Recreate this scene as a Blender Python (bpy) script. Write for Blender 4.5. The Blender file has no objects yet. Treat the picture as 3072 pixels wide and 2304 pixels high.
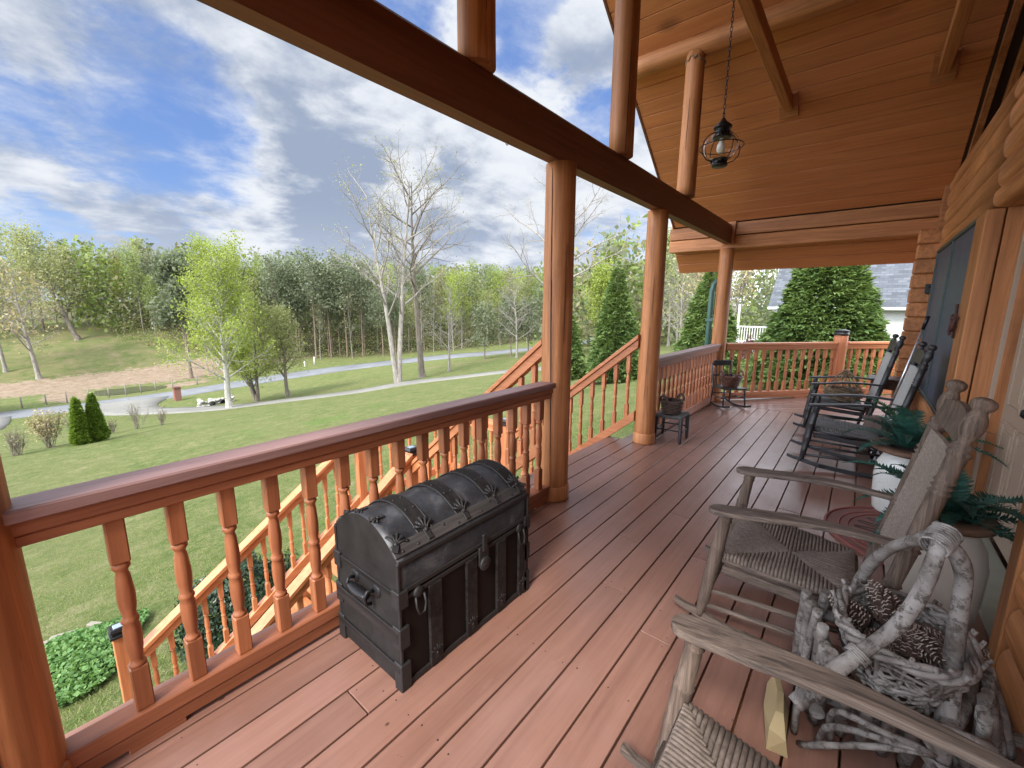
import bpy, math, random
import numpy as np
from mathutils import Vector, Matrix, noise as mnoise
R = math.radians
PI = math.pi
SC = bpy.context.scene
COL = SC.collection

# ------------------------------------------------------------------ helpers
class MB:
    """collects shapes, links them as ONE mesh object"""
    def __init__(s):
        s.v = []; s.f = []; s.m = []; s.sm = []
        s.mi = 0
    def add(s, vs, fs, smooth=False, M=None):
        b = len(s.v)
        if M is not None:
            vs = [M @ Vector(p) for p in vs]
        s.v.extend([tuple(p) for p in vs])
        for f in fs:
            s.f.append(tuple(i + b for i in f)); s.m.append(s.mi); s.sm.append(smooth)
        return s
    def box(s, c, d, M=None, taper=None):
        x, y, z = c; a, b, e = d[0] / 2, d[1] / 2, d[2] / 2
        t = taper or 1.0
        vs = [(x-a, y-b, z-e), (x+a, y-b, z-e), (x+a, y+b, z-e), (x-a, y+b, z-e),
              (x-a*t, y-b*t, z+e), (x+a*t, y-b*t, z+e), (x+a*t, y+b*t, z+e), (x-a*t, y+b*t, z+e)]
        return s.add(vs, [(3,2,1,0), (4,5,6,7), (0,1,5,4), (1,2,6,5), (2,3,7,6), (3,0,4,7)], False, M)
    def bbox(s, c, d, bev=.004, M=None):
        """box with chamfered edges"""
        x, y, z = c; a, b, e = d[0]/2, d[1]/2, d[2]/2; k = min(bev, a*.9, b*.9, e*.9)
        vs = []; idx = {}
        for sx in (-1, 1):
            for sy in (-1, 1):
                for sz in (-1, 1):
                    for ax in range(3):
                        p = [sx*(a-k), sy*(b-k), sz*(e-k)]
                        p[ax] = (sx*a, sy*b, sz*e)[ax]
                        idx[(sx, sy, sz, ax)] = len(vs); vs.append((x+p[0], y+p[1], z+p[2]))
        fs = []
        def g(*q): return idx[q]
        for t in (-1, 1):
            q = [g(t,-1,-1,0), g(t,1,-1,0), g(t,1,1,0), g(t,-1,1,0)]; fs.append(q if t > 0 else q[::-1])
            q = [g(-1,t,-1,1), g(1,t,-1,1), g(1,t,1,1), g(-1,t,1,1)]; fs.append(q[::-1] if t > 0 else q)
            q = [g(-1,-1,t,2), g(1,-1,t,2), g(1,1,t,2), g(-1,1,t,2)]; fs.append(q if t > 0 else q[::-1])
        for u in (-1, 1):
            for w in (-1, 1):
                q = [g(-1,u,w,1), g(1,u,w,1), g(1,u,w,2), g(-1,u,w,2)]; fs.append(q if u*w > 0 else q[::-1])
                q = [g(u,-1,w,0), g(u,1,w,0), g(u,1,w,2), g(u,-1,w,2)]; fs.append(q[::-1] if u*w > 0 else q)
                q = [g(u,w,-1,0), g(u,w,1,0), g(u,w,1,1), g(u,w,-1,1)]; fs.append(q if u*w > 0 else q[::-1])
                for r in (-1, 1):
                    q = [g(u,w,r,0), g(u,w,r,1), g(u,w,r,2)]; fs.append(q if u*w*r > 0 else q[::-1])
        return s.add(vs, fs, False, M)
    def tube(s, pts, rad, n=8, cap=True, smooth=True, M=None, flat=1.0):
        pts = [Vector(p) for p in pts]; N = len(pts)
        if not hasattr(rad, '__len__'): rad = [rad]*N
        T = []
        for i in range(N):
            a = pts[max(0, i-1)]; b = pts[min(N-1, i+1)]
            t = b - a
            T.append(t.normalized() if t.length > 1e-9 else Vector((0, 0, 1)))
        ref = Vector((0, 0, 1)) if abs(T[0].z) < .9 else Vector((1, 0, 0))
        u = T[0].cross(ref).normalized(); vs = []; fs = []
        for i in range(N):
            u = (u - T[i]*u.dot(T[i]))
            u = u.normalized() if u.length > 1e-6 else T[i].orthogonal().normalized()
            w = T[i].cross(u)
            for k in range(n):
                a = 2*PI*k/n
                vs.append(pts[i] + (u*math.cos(a) + w*math.sin(a)*flat)*rad[i])
        for i in range(N-1):
            for k in range(n):
                k2 = (k+1) % n
                fs.append((i*n+k, i*n+k2, (i+1)*n+k2, (i+1)*n+k))
        s.add(vs, fs, smooth, M)
        if cap:
            b = len(s.v) - len(vs)
            s.f.append(tuple(b+k for k in range(n))[::-1]); s.m.append(s.mi); s.sm.append(False)
            s.f.append(tuple(b+(N-1)*n+k for k in range(n))); s.m.append(s.mi); s.sm.append(False)
        return s
    def lathe(s, prof, n=16, M=None, smooth=True, cap=True):
        """prof: (radius, z) list; axis z"""
        vs = []; fs = []
        for r, z in prof:
            for k in range(n):
                a = 2*PI*k/n; vs.append((r*math.cos(a), r*math.sin(a), z))
        P = len(prof)
        for i in range(P-1):
            for k in range(n):
                k2 = (k+1) % n
                fs.append((i*n+k, i*n+k2, (i+1)*n+k2, (i+1)*n+k))
        s.add(vs, fs, smooth, M)
        b = len(s.v) - len(vs)
        if cap:
            if prof[0][0] > 1e-5:
                s.f.append(tuple(b+k for k in range(n))[::-1]); s.m.append(s.mi); s.sm.append(False)
            if prof[-1][0] > 1e-5:
                s.f.append(tuple(b+(P-1)*n+k for k in range(n))); s.m.append(s.mi); s.sm.append(False)
        return s
    def prism(s, poly, z0, z1, M=None, smooth=False):
        n = len(poly)
        vs = [(p[0], p[1], z0) for p in poly] + [(p[0], p[1], z1) for p in poly]
        fs = [tuple(range(n))[::-1], tuple(range(n, 2*n))]
        fs += [(i, (i+1) % n, n+(i+1) % n, n+i) for i in range(n)]
        return s.add(vs, fs, smooth, M)
    def ball(s, c, r, n=8, m=6, sc=(1, 1, 1), M=None):
        vs = []; fs = []
        for i in range(m+1):
            t = PI*i/m
            for k in range(n):
                a = 2*PI*k/n
                vs.append((c[0]+r*sc[0]*math.sin(t)*math.cos(a), c[1]+r*sc[1]*math.sin(t)*math.sin(a), c[2]-r*sc[2]*math.cos(t)))
        for i in range(m):
            for k in range(n):
                k2 = (k+1) % n
                fs.append((i*n+k, i*n+k2, (i+1)*n+k2, (i+1)*n+k))
        return s.add(vs, fs, True, M)
    def build(s, name, mat, parent=None, loc=None, bevel=0):
        me = bpy.data.meshes.new(name)
        me.from_pydata(s.v, [], s.f)
        mats = mat if isinstance(mat, (list, tuple)) else [mat]
        for m in mats: me.materials.append(m)
        me.polygons.foreach_set('use_smooth', s.sm)
        if len(mats) > 1: me.polygons.foreach_set('material_index', s.m)
        me.update()
        o = bpy.data.objects.new(name, me); COL.objects.link(o)
        if parent is not None: o.parent = parent
        if loc is not None: o.location = loc
        if bevel:
            b = o.modifiers.new('Bevel', 'BEVEL'); b.width = bevel; b.segments = 2
            b.limit_method = 'ANGLE'; b.angle_limit = R(40)
        return o

def np_obj(name, verts, faces_n, mat, parent=None, smooth=False):
    """verts (N,3); every consecutive faces_n vertices are one face"""
    verts = np.asarray(verts, dtype=np.float32); N = len(verts); F = N // faces_n
    me = bpy.data.meshes.new(name)
    me.vertices.add(N); me.vertices.foreach_set('co', verts.ravel())
    me.loops.add(N); me.loops.foreach_set('vertex_index', np.arange(N, dtype=np.int32))
    me.polygons.add(F)
    me.polygons.foreach_set('loop_start', np.arange(0, N, faces_n, dtype=np.int32))
    me.polygons.foreach_set('loop_total', np.full(F, faces_n, dtype=np.int32))
    if smooth: me.polygons.foreach_set('use_smooth', np.ones(F, dtype=bool))
    me.materials.append(mat); me.update(calc_edges=True); me.validate()
    o = bpy.data.objects.new(name, me); COL.objects.link(o)
    if parent is not None: o.parent = parent
    return o

def tag(o, label=None, cat=None, group=None, kind=None):
    if label: o['label'] = label
    if cat: o['category'] = cat
    if group: o['group'] = group
    if kind: o['kind'] = kind
    return o

def thing(name, label, cat, loc=(0, 0, 0), rz=0, group=None):
    o = bpy.data.objects.new(name, None); COL.objects.link(o)
    o.empty_display_size = .1
    o.location = loc; o.rotation_euler = (0, 0, rz)
    return tag(o, label, cat, group)

def dup(o, loc=None, rz=None, sc=None, label=None, parent=None):
    c = o.copy(); COL.objects.link(c)
    if parent is not None: c.parent = parent
    if loc is not None: c.location = loc
    if rz is not None: c.rotation_euler = (0, 0, rz)
    if sc is not None: c.scale = sc if hasattr(sc, '__len__') else (sc, sc, sc)
    if label: c['label'] = label
    for ch in list(o.children):
        dup(ch, parent=c)
    return c

def align(p, q):
    """matrix that maps local z from p towards q, origin p"""
    p = Vector(p); d = Vector(q) - p
    return Matrix.Translation(p) @ d.to_track_quat('Z', 'Y').to_matrix().to_4x4()

# ------------------------------------------------------------------ materials
class NT:
    def __init__(s, name):
        s.mat = bpy.data.materials.new(name); s.mat.use_nodes = True
        s.t = s.mat.node_tree; s.t.nodes.clear()
        s.out = s.n('ShaderNodeOutputMaterial')
        s.b = s.n('ShaderNodeBsdfPrincipled'); s.l(s.b.outputs[0], s.out.inputs['Surface'])
    def n(s, t, **kw):
        x = s.t.nodes.new(t)
        for k, v in kw.items(): setattr(x, k, v)
        return x
    def l(s, a, b): s.t.links.new(a, b)
    def val(s, sock, v):
        if hasattr(v, 'links') or hasattr(v, 'is_linked'): s.l(v, sock)
        else: sock.default_value = v
    def math(s, op, a, b=None, c=None, clamp=False):
        x = s.n('ShaderNodeMath', operation=op); x.use_clamp = clamp
        s.val(x.inputs[0], a)
        if b is not None: s.val(x.inputs[1], b)
        if c is not None: s.val(x.inputs[2], c)
        return x.outputs[0]
    def mix(s, f, a, b, mode='MIX'):
        x = s.n('ShaderNodeMix', data_type='RGBA', blend_type=mode)
        s.val(x.inputs[0], f)
        for k, c in ((6, a), (7, b)):
            if isinstance(c, (tuple, list)): x.inputs[k].default_value = (*c[:3], 1)
            else: s.l(c, x.inputs[k])
        return x.outputs[2]
    def ramp(s, f, stops, interp='LINEAR'):
        x = s.n('ShaderNodeValToRGB'); s.l(f, x.inputs[0]); r = x.color_ramp; r.interpolation = interp
        while len(r.elements) < len(stops): r.elements.new(.5)
        for e, (p, c) in zip(r.elements, stops):
            e.position = p; e.color = (*c[:3], 1) if hasattr(c, '__len__') else (c, c, c, 1)
        return x.outputs[0]
    def coord(s, kind='Object', scale=(1, 1, 1), rot=(0, 0, 0)):
        tc = s.n('ShaderNodeTexCoord'); mp = s.n('ShaderNodeMapping')
        mp.inputs['Scale'].default_value = scale; mp.inputs['Rotation'].default_value = rot
        s.l(tc.outputs[kind], mp.inputs[0]); return mp.outputs[0]
    def noise(s, vec, scale, detail=4, rough=.55, dist=0):
        x = s.n('ShaderNodeTexNoise'); s.l(vec, x.inputs['Vector'])
        x.inputs['Scale'].default_value = scale; x.inputs['Detail'].default_value = detail
        x.inputs['Roughness'].default_value = rough; x.inputs['Distortion'].default_value = dist
        return x.outputs['Fac']
    def bump(s, h, strength=.3, dist=.01):
        x = s.n('ShaderNodeBump'); x.inputs['Strength'].default_value = strength
        x.inputs['Distance'].default_value = dist; s.l(h, x.inputs['Height'])
        s.l(x.outputs[0], s.b.inputs['Normal']); return x
    def base(s, c): s.val(s.b.inputs['Base Color'], c if not isinstance(c, tuple) else (*c[:3], 1))
    def rough(s, v): s.val(s.b.inputs['Roughness'], v)
    def set(s, **kw):
        for k, v in kw.items(): s.b.inputs[k].default_value = v
    def island(s): return s.n('ShaderNodeNewGeometry').outputs['Random Per Island']
    def objrand(s): return s.n('ShaderNodeObjectInfo').outputs['Random']

def wood(name, dark, light, axis='X', grain=40, rough=.5, bump=.25, knots=.0, knotcol=(.03, .012, .006),
         rnd=.12, coat=0, wear=None, stain=None, gscale=.045):
    m = NT(name); st = {'X': (gscale, 1, 1), 'Y': (1, gscale, 1), 'Z': (1, 1, gscale)}[axis]
    v = m.coord('Object', st)
    oi = m.n('ShaderNodeObjectInfo')
    ad = m.n('ShaderNodeVectorMath', operation='ADD'); m.l(v, ad.inputs[0])
    off = m.n('ShaderNodeCombineXYZ'); r7 = m.math('MULTIPLY', oi.outputs['Random'], 37.0)
    isl = m.math('MULTIPLY', m.island(), 23.0)
    r8 = m.math('ADD', r7, isl)
    for i in range(3): m.l(r8, off.inputs[i])
    m.l(off.outputs[0], ad.inputs[1]); v = ad.outputs[0]
    g1 = m.noise(v, grain, 6, .65, .6); g2 = m.noise(v, grain*.22, 3, .5, 1.2)
    f = m.math('ADD', m.math('MULTIPLY', g1, .55), m.math('MULTIPLY', g2, .45))
    c = m.ramp(f, [(.38, dark), (.5, tuple((a+b)/2 for a, b in zip(dark, light))), (.61, light)])
    # value change from piece to piece
    rr = m.math('FRACT', m.math('MULTIPLY', r8, 1.7))
    k = m.math('ADD', m.math('MULTIPLY', rr, 2*rnd), 1-rnd)
    hs = m.n('ShaderNodeHueSaturation'); m.l(c, hs.inputs['Color']); m.l(k, hs.inputs['Value']); c = hs.outputs[0]
    if knots:
        vk = m.coord('Object', {'X': (.45, 1, 1), 'Y': (1, .45, 1), 'Z': (1, 1, .45)}[axis])
        vo = m.n('ShaderNodeTexVoronoi'); m.l(vk, vo.inputs['Vector']); vo.inputs['Scale'].default_value = knots
        kf = m.ramp(vo.outputs['Distance'], [(.045, 1.0), (.11, 0.0)])
        c = m.mix(m.math('MULTIPLY', kf, .75), c, knotcol)
    if wear:
        w = m.noise(m.coord('Object', st), wear[1], 5, .7, .3)
        c = m.mix(m.ramp(w, [(wear[2], 0.0), (min(.99, wear[2]+.07), 1.0)]), c, wear[0])
    if stain:
        w = m.noise(m.coord('Object'), stain[1], 4, .6, .2)
        c = m.mix(m.ramp(w, [(stain[2], 0.0), (min(.99, stain[2]+.18), stain[3])]), c, stain[0])
    m.base(c); m.rough(m.math('ADD', m.math('MULTIPLY', g2, .25), rough-.12))
    m.bump(f, bump, .004)
    if coat: m.set(**{'Coat Weight': coat, 'Coat Roughness': .25})
    return m.mat

def plain(name, col, rough=.5, metal=0, var=.12, scale=12, bump=.1, **kw):
    m = NT(name); v = m.coord('Object'); n = m.noise(v, scale, 5, .6)
    m.base(m.mix(n, tuple(x*(1-var) for x in col), tuple(min(1, x*(1+var)) for x in col)))
    m.rough(m.math('ADD', m.math('MULTIPLY', n, .2), rough-.1)); m.set(Metallic=metal, **kw)
    if bump: m.bump(n, bump, .005)
    return m.mat

def leafmat(name, c1, c2, trans=.35, tcol=None, rough=.55, spec=.3):
    m = NT(name)
    r = m.math('ADD', m.math('MULTIPLY', m.island(), .65), m.math('MULTIPLY', m.objrand(), .35))
    big = m.noise(m.coord('Object'), .55, 3, .5)
    f = m.math('ADD', m.math('MULTIPLY', r, .55), m.math('MULTIPLY', big, .45))
    c = m.ramp(f, [(.25, c1), (.75, c2)])
    m.base(c); m.rough(rough); m.set(**{'Specular IOR Level': spec})
    t = m.n('ShaderNodeBsdfTranslucent')
    m.l(m.mix(1.0, c, tcol or (1.15, 1.2, .7), 'MULTIPLY'), t.inputs['Color'])
    mx = m.n('ShaderNodeMixShader'); mx.inputs[0].default_value = trans
    m.l(m.b.outputs[0], mx.inputs[1]); m.l(t.outputs[0], mx.inputs[2]); m.l(mx.outputs[0], m.out.inputs['Surface'])
    return m.mat

def bark(name, c1, c2, scale=9, bump=.6, patch=None):
    m = NT(name); v = m.coord('Object', (1, 1, .25)); n = m.noise(v, scale, 6, .7, .4)
    c = m.ramp(n, [(.3, c1), (.7, c2)])
    if patch:
        p = m.noise(m.coord('Object', (1, 1, .8)), patch[1], 4, .6)
        c = m.mix(m.ramp(p, [(patch[2], 0.0), (patch[2]+.06, 1.0)]), c, patch[0])
    m.base(c); m.rough(.85); m.bump(n, bump, .03); m.set(**{'Specular IOR Level': .15}); return m.mat
# ------------------------------------------------------------------ palette
OR_D, OR_L = (.27, .096, .028), (.5, .205, .075)       # orange stained logs and boards
WX = wood('stained_wood_x', OR_D, OR_L, 'X', 34, .62, .35, 2.0, (.13, .04, .012), .12, stain=((.16, .06, .022), 1.6, .56, .45))
WY = wood('stained_wood_y', OR_D, OR_L, 'Y', 34, .62, .35, 2.0, (.13, .04, .012), .12, stain=((.16, .06, .022), 1.6, .56, .45))
WZ = wood('stained_wood_z', OR_D, OR_L, 'Z', 34, .6, .4, 2.4, (.11, .035, .012), .12, wear=((.14, .05, .018), 16, .64), stain=((.16, .06, .022), 2.0, .55, .5))
BX = wood('red_brown_beam', (.1, .03, .014), (.17, .058, .026), 'X', 34, .55, .2, 2.0, (.07, .02, .01), .08)
RAILX = wood('rail_wood_x', (.2, .062, .026), (.32, .11, .048), 'X', 40, .5, .22, 2.5, (.08, .03, .02), .1,
             wear=((.1, .05, .035), 14, .68))
RAILTOP = wood('sheen_tinted_rail_top', (.17, .088, .078), (.3, .175, .16), 'X', 44, .42, .3, 2.5, (.06, .03, .025), .1, wear=((.09, .05, .045), 11, .66))  # paler pink grey puts the sky's sheen into the colour; dark streaks are wear
RAILZ = wood('rail_wood_z', (.22, .068, .025), (.36, .125, .05), 'Z', 40, .48, .2, 0, rnd=.14)
STX = wood('stair_wood', (.36, .12, .042), (.52, .2, .085), 'X', 36, .5, .2, 1.5, (.2, .07, .03), .1)
STY = wood('stair_wood_y', (.36, .12, .042), (.52, .2, .085), 'Y', 36, .5, .2, 1.5, (.2, .07, .03), .1)
STZ = wood('stair_wood_z', (.34, .11, .04), (.5, .19, .08), 'Z', 36, .5, .2, 0, rnd=.12)
CEILW = wood('ceiling_boards', (.4, .138, .044), (.52, .198, .068), 'Y', 30, .65, .2, 1.3, (.15, .045, .012), .055)
GREY = wood('weathered_grey_wood', (.04, .026, .018), (.155, .108, .08), 'Z', 150, .78, .6, 0, rnd=.06, gscale=.03)
GREYY = wood('weathered_grey_wood_y', (.04, .027, .02), (.165, .12, .093), 'Y', 150, .78, .6, 0, rnd=.06, gscale=.03)
BLK = wood('black_painted_wood', (.012, .012, .014), (.04, .038, .04), 'Z', 50, .42, .3, 0, rnd=.1, wear=((.14, .12, .11), 9, .71))
BLKY = wood('black_painted_wood_y', (.012, .012, .014), (.04, .038, .04), 'Y', 50, .4, .3, 0, rnd=.1, wear=((.16, .14, .13), 9, .68))
IRON = plain('dark_iron', (.02, .02, .022), .45, .6, .3, 30)
BLKMETAL = plain('black_metal', (.015, .015, .017), .35, .3, .2, 20)
CREV = plain('dark_crevice', (.018, .008, .005), .9, 0, .2, 20, 0)

def deck_mat(name, axis):
    m = NT(name); st = {'X': (.04, 1, 1), 'Y': (1, .04, 1), 'D': (1, .04, 1)}[axis]
    rot = (0, 0, 0) if axis != 'D' else (0, 0, 0)
    v0 = m.coord('Object', st, rot); isl = m.island()
    off = m.n('ShaderNodeCombineXYZ'); r = m.math('MULTIPLY', isl, 31.0)
    for i in range(3): m.l(r, off.inputs[i])
    ad = m.n('ShaderNodeVectorMath', operation='ADD'); m.l(v0, ad.inputs[0]); m.l(off.outputs[0], ad.inputs[1]); v = ad.outputs[0]
    g = m.noise(v, 46, 6, .7, .5); g2 = m.noise(v, 9, 3, .5, .8)
    c = m.ramp(m.math('ADD', m.math('MULTIPLY', g, .5), m.math('MULTIPLY', g2, .5)), [(.28, (.148, .07, .05)), (.72, (.265, .136, .1))])
    hs = m.n('ShaderNodeHueSaturation'); m.l(c, hs.inputs['Color'])
    m.l(m.math('ADD', m.math('MULTIPLY', isl, .2), .9), hs.inputs['Value']); c = hs.outputs[0]
    # scuffs where the paint is worn, dust, dark nicks and nail heads
    vv = m.coord('Object')
    sc = m.noise(m.coord('Object', (.5, 2.2, 1)), 5.5, 6, .75, .4)
    c = m.mix(m.math('MULTIPLY', m.ramp(sc, [(.6, 0.0), (.72, 1.0)]), .45), c, (.33, .17, .13))
    du = m.noise(vv, 1.7, 5, .65); c = m.mix(m.math('MULTIPLY', m.ramp(du, [(.45, 0.0), (.75, 1.0)]), .28), c, (.3, .18, .15))
    vo = m.n('ShaderNodeTexVoronoi'); m.l(m.coord('Object', (.7, 1, 1)), vo.inputs['Vector']); vo.inputs['Scale'].default_value = 5.0
    nk = m.ramp(vo.outputs['Distance'], [(.022, 1.0), (.045, 0.0)])
    c = m.mix(m.math('MULTIPLY', nk, .8), c, (.05, .02, .014))
    m.base(c)
    rn = m.noise(vv, 3.2, 5, .7)
    m.rough(m.math('ADD', m.math('MULTIPLY', rn, .34), .17))
    m.set(**{'Specular IOR Level': .5})
    h = m.math('ADD', m.math('MULTIPLY', g, .5), m.math('MULTIPLY', nk, -1.5)); m.bump(h, .22, .003)
    return m.mat
DECKX = deck_mat('painted_deck_boards', 'X')
DECKD = deck_mat('painted_deck_boards_across', 'Y')

def rope_mat():
    m = NT('rush_cord'); v = m.coord('Object')
    n = m.noise(v, 55, 4, .7); b = m.noise(v, 5, 3, .6)
    c = m.ramp(m.math('ADD', m.math('MULTIPLY', n, .6), m.math('MULTIPLY', b, .4)), [(.33, (.06, .043, .033)), (.68, (.22, .17, .138))])
    m.base(c); m.rough(.75); m.bump(n, .5, .003); return m.mat
RUSH = rope_mat()
RUSHD = plain('dark_rush', (.1, .098, .095), .7, 0, .4, 60, .5)

def twig_mat():
    m = NT('silver_twig_bark'); v = m.coord('Object'); n = m.noise(v, 28, 6, .75, .3); b = m.noise(v, 6, 4, .6, .5)
    c = m.ramp(b, [(.35, (.08, .064, .054)), (.65, (.29, .265, .245))])
    c = m.mix(m.ramp(n, [(.5, 0.0), (.6, .9)]), c, (.045, .034, .027)); 
    p = m.noise(m.coord('Object'), 11, 5, .7); c = m.mix(m.math('MULTIPLY', m.ramp(p, [(.6, 0.0), (.72, 1.0)]), .45), c, (.36, .35, .335))
    m.base(c); m.rough(.8); m.bump(n, .6, .006); return m.mat
TWIG = twig_mat()
VINE = plain('dry_vine', (.2, .14, .085), .8, 0, .45, 22, .4)
WICKER = plain('dark_brown_wicker', (.085, .055, .042), .65, 0, .45, 40, .4)
WICKR = plain('reddish_wicker', (.12, .045, .028), .55, 0, .4, 40, .4)
CONE = plain('pine_cone_scale', (.05, .028, .02), .7, 0, .5, 60, .3)
CONET = plain('pine_cone_tip', (.25, .2, .165), .7, 0, .3, 60, .3)
FERN = leafmat('fern_leaf', (.02, .065, .052), (.045, .14, .105), .25, (.9, 1.2, .9), .5)
FERN2 = leafmat('fern_leaf_light', (.035, .11, .06), (.075, .19, .1), .25, (.9, 1.2, .8), .5)

def crock(name, col, crack):
    m = NT(name); v = m.coord('Object'); n = m.noise(v, 5, 4, .6)
    c = m.mix(n, tuple(x*.86 for x in col), col)
    vo = m.n('ShaderNodeTexVoronoi', feature='DISTANCE_TO_EDGE'); m.l(v, vo.inputs['Vector']); vo.inputs['Scale'].default_value = 26
    cr = m.ramp(vo.outputs['Distance'], [(.0, 1.0), (.03, 0.0)])
    c = m.mix(m.math('MULTIPLY', cr, crack), c, tuple(x*.55 for x in col)); m.base(c); m.rough(.28); m.bump(cr, -.1, .002)
    m.set(**{'Coat Weight': .3}); return m.mat
JARW = crock('crackled_white_glaze', (.66, .66, .62), .55)
JUG = crock('grey_cream_glaze', (.52, .47, .4), .12)
WORNWOOD = wood('worn_brown_wood', (.07, .035, .02), (.17, .09, .055), 'X', 40, .7, .4, 0)

def glass(name, tint=(1, 1, 1), rough=.02):
    m = NT(name); g = m.b; g.inputs['Base Color'].default_value = (*tint, 1); g.inputs['Roughness'].default_value = rough
    g.inputs['Transmission Weight'].default_value = 1.0; g.inputs['IOR'].default_value = 1.12
    n = m.noise(m.coord('Object'), 30, 3, .5); m.bump(n, .12, .004); return m.mat
GLASS = glass('seeded_glass')
BULB = plain('frosted_bulb', (.85, .85, .82), .35, 0, .03, 20, 0)
SHUT = plain('dark_blue_grey_panel', (.06, .075, .11), .5, 0, .12, 3, .03)
SHUTF = plain('dark_green_grey_trim', (.05, .07, .068), .45, 0, .15, 8, .05)
DOORP = plain('beige_door_paint', (.36, .27, .2), .45, 0, .06, 6, .05)
TRIMG = plain('pale_threshold', (.3, .31, .25), .6, 0, .2, 14, .2)
PAPER = plain('tan_paper', (.33, .25, .13), .7, 0, .1, 14, .1)
ALU = plain('brushed_aluminium', (.6, .6, .6), .3, .9, .1, 30)
GREENP = plain('dark_green_metal', (.045, .11, .085), .4, 0, .15, 9, .05)

def mat_rubber():
    m = NT('doormat_rubber'); tc = m.coord('Object')
    n = m.noise(tc, 20, 5, .7); c = m.mix(n, (.11, .045, .036), (.22, .1, .085)); m.base(c); m.rough(.75); m.bump(n, .3, .004); return m.mat
MATT = mat_rubber()
MATD = plain('doormat_grooves', (.055, .03, .026), .8, 0, .3, 30, .2)
MATE = plain('doormat_red_rim', (.2, .05, .04), .7, 0, .3, 30, .2)

def trunk_metal():
    m = NT('aged_sheen_trunk_metal'); v = m.coord('Object'); n = m.noise(v, 7, 6, .7, .4); f = m.noise(v, 45, 5, .7)
    c = m.ramp(n, [(.3, (.010, .010, .012)), (.52, (.028, .029, .034)), (.7, (.085, .085, .09))])  # pale blotches paint sky sheen into the lid colour
    c = m.mix(m.math('MULTIPLY', m.ramp(f, [(.54, 0.0), (.66, 1.0)]), .6), c, (.06, .036, .024)); m.base(c)
    m.rough(m.math('ADD', m.math('MULTIPLY', f, .35), .34)); m.set(Metallic=.15); m.bump(f, .5, .003); return m.mat
TMET = trunk_metal()
TEND = plain('worn_trunk_end', (.017, .015, .0145), .65, .05, .85, 11, .6)
TSLAT = wood('trunk_slats', (.012, .010, .010), (.05, .044, .042), 'X', 60, .6, .5, 0, rnd=.1, wear=((.12, .11, .1), 10, .7))
TSLATY = wood('trunk_slats_y', (.006, .005, .005), (.024, .02, .019), 'Y', 60, .6, .5, 0, rnd=.1, wear=((.12, .11, .1), 10, .7))
TFRONT = plain('dark_trunk_front', (.0075, .0048, .0042), .6, .1, .6, 10, .4)
TIRON = plain('trunk_iron', (.017, .015, .015), .6, .2, .4, 40, .3)

for _m in (TFRONT, TSLATY, TEND): _m.node_tree.nodes['Principled BSDF'].inputs['Specular IOR Level'].default_value = .18
# ------------------------------------------------------------------ camera
cam = bpy.data.cameras.new('camera'); camo = bpy.data.objects.new('camera', cam); COL.objects.link(camo)
cam.sensor_width = 36; cam.lens = 1264/3072*36; cam.clip_start = .05; cam.clip_end = 3000
Fv, Rv, Uv = Vector((.7587, .6263, -.1792)), Vector((.6375, -.7704, .0065)), Vector((.1340, .1191, .9838))
camo.matrix_world = Matrix(((Rv.x, Uv.x, -Fv.x, 0), (Rv.y, Uv.y, -Fv.y, 0), (Rv.z, Uv.z, -Fv.z, 1.6), (0, 0, 0, 1)))
SC.camera = camo

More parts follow.
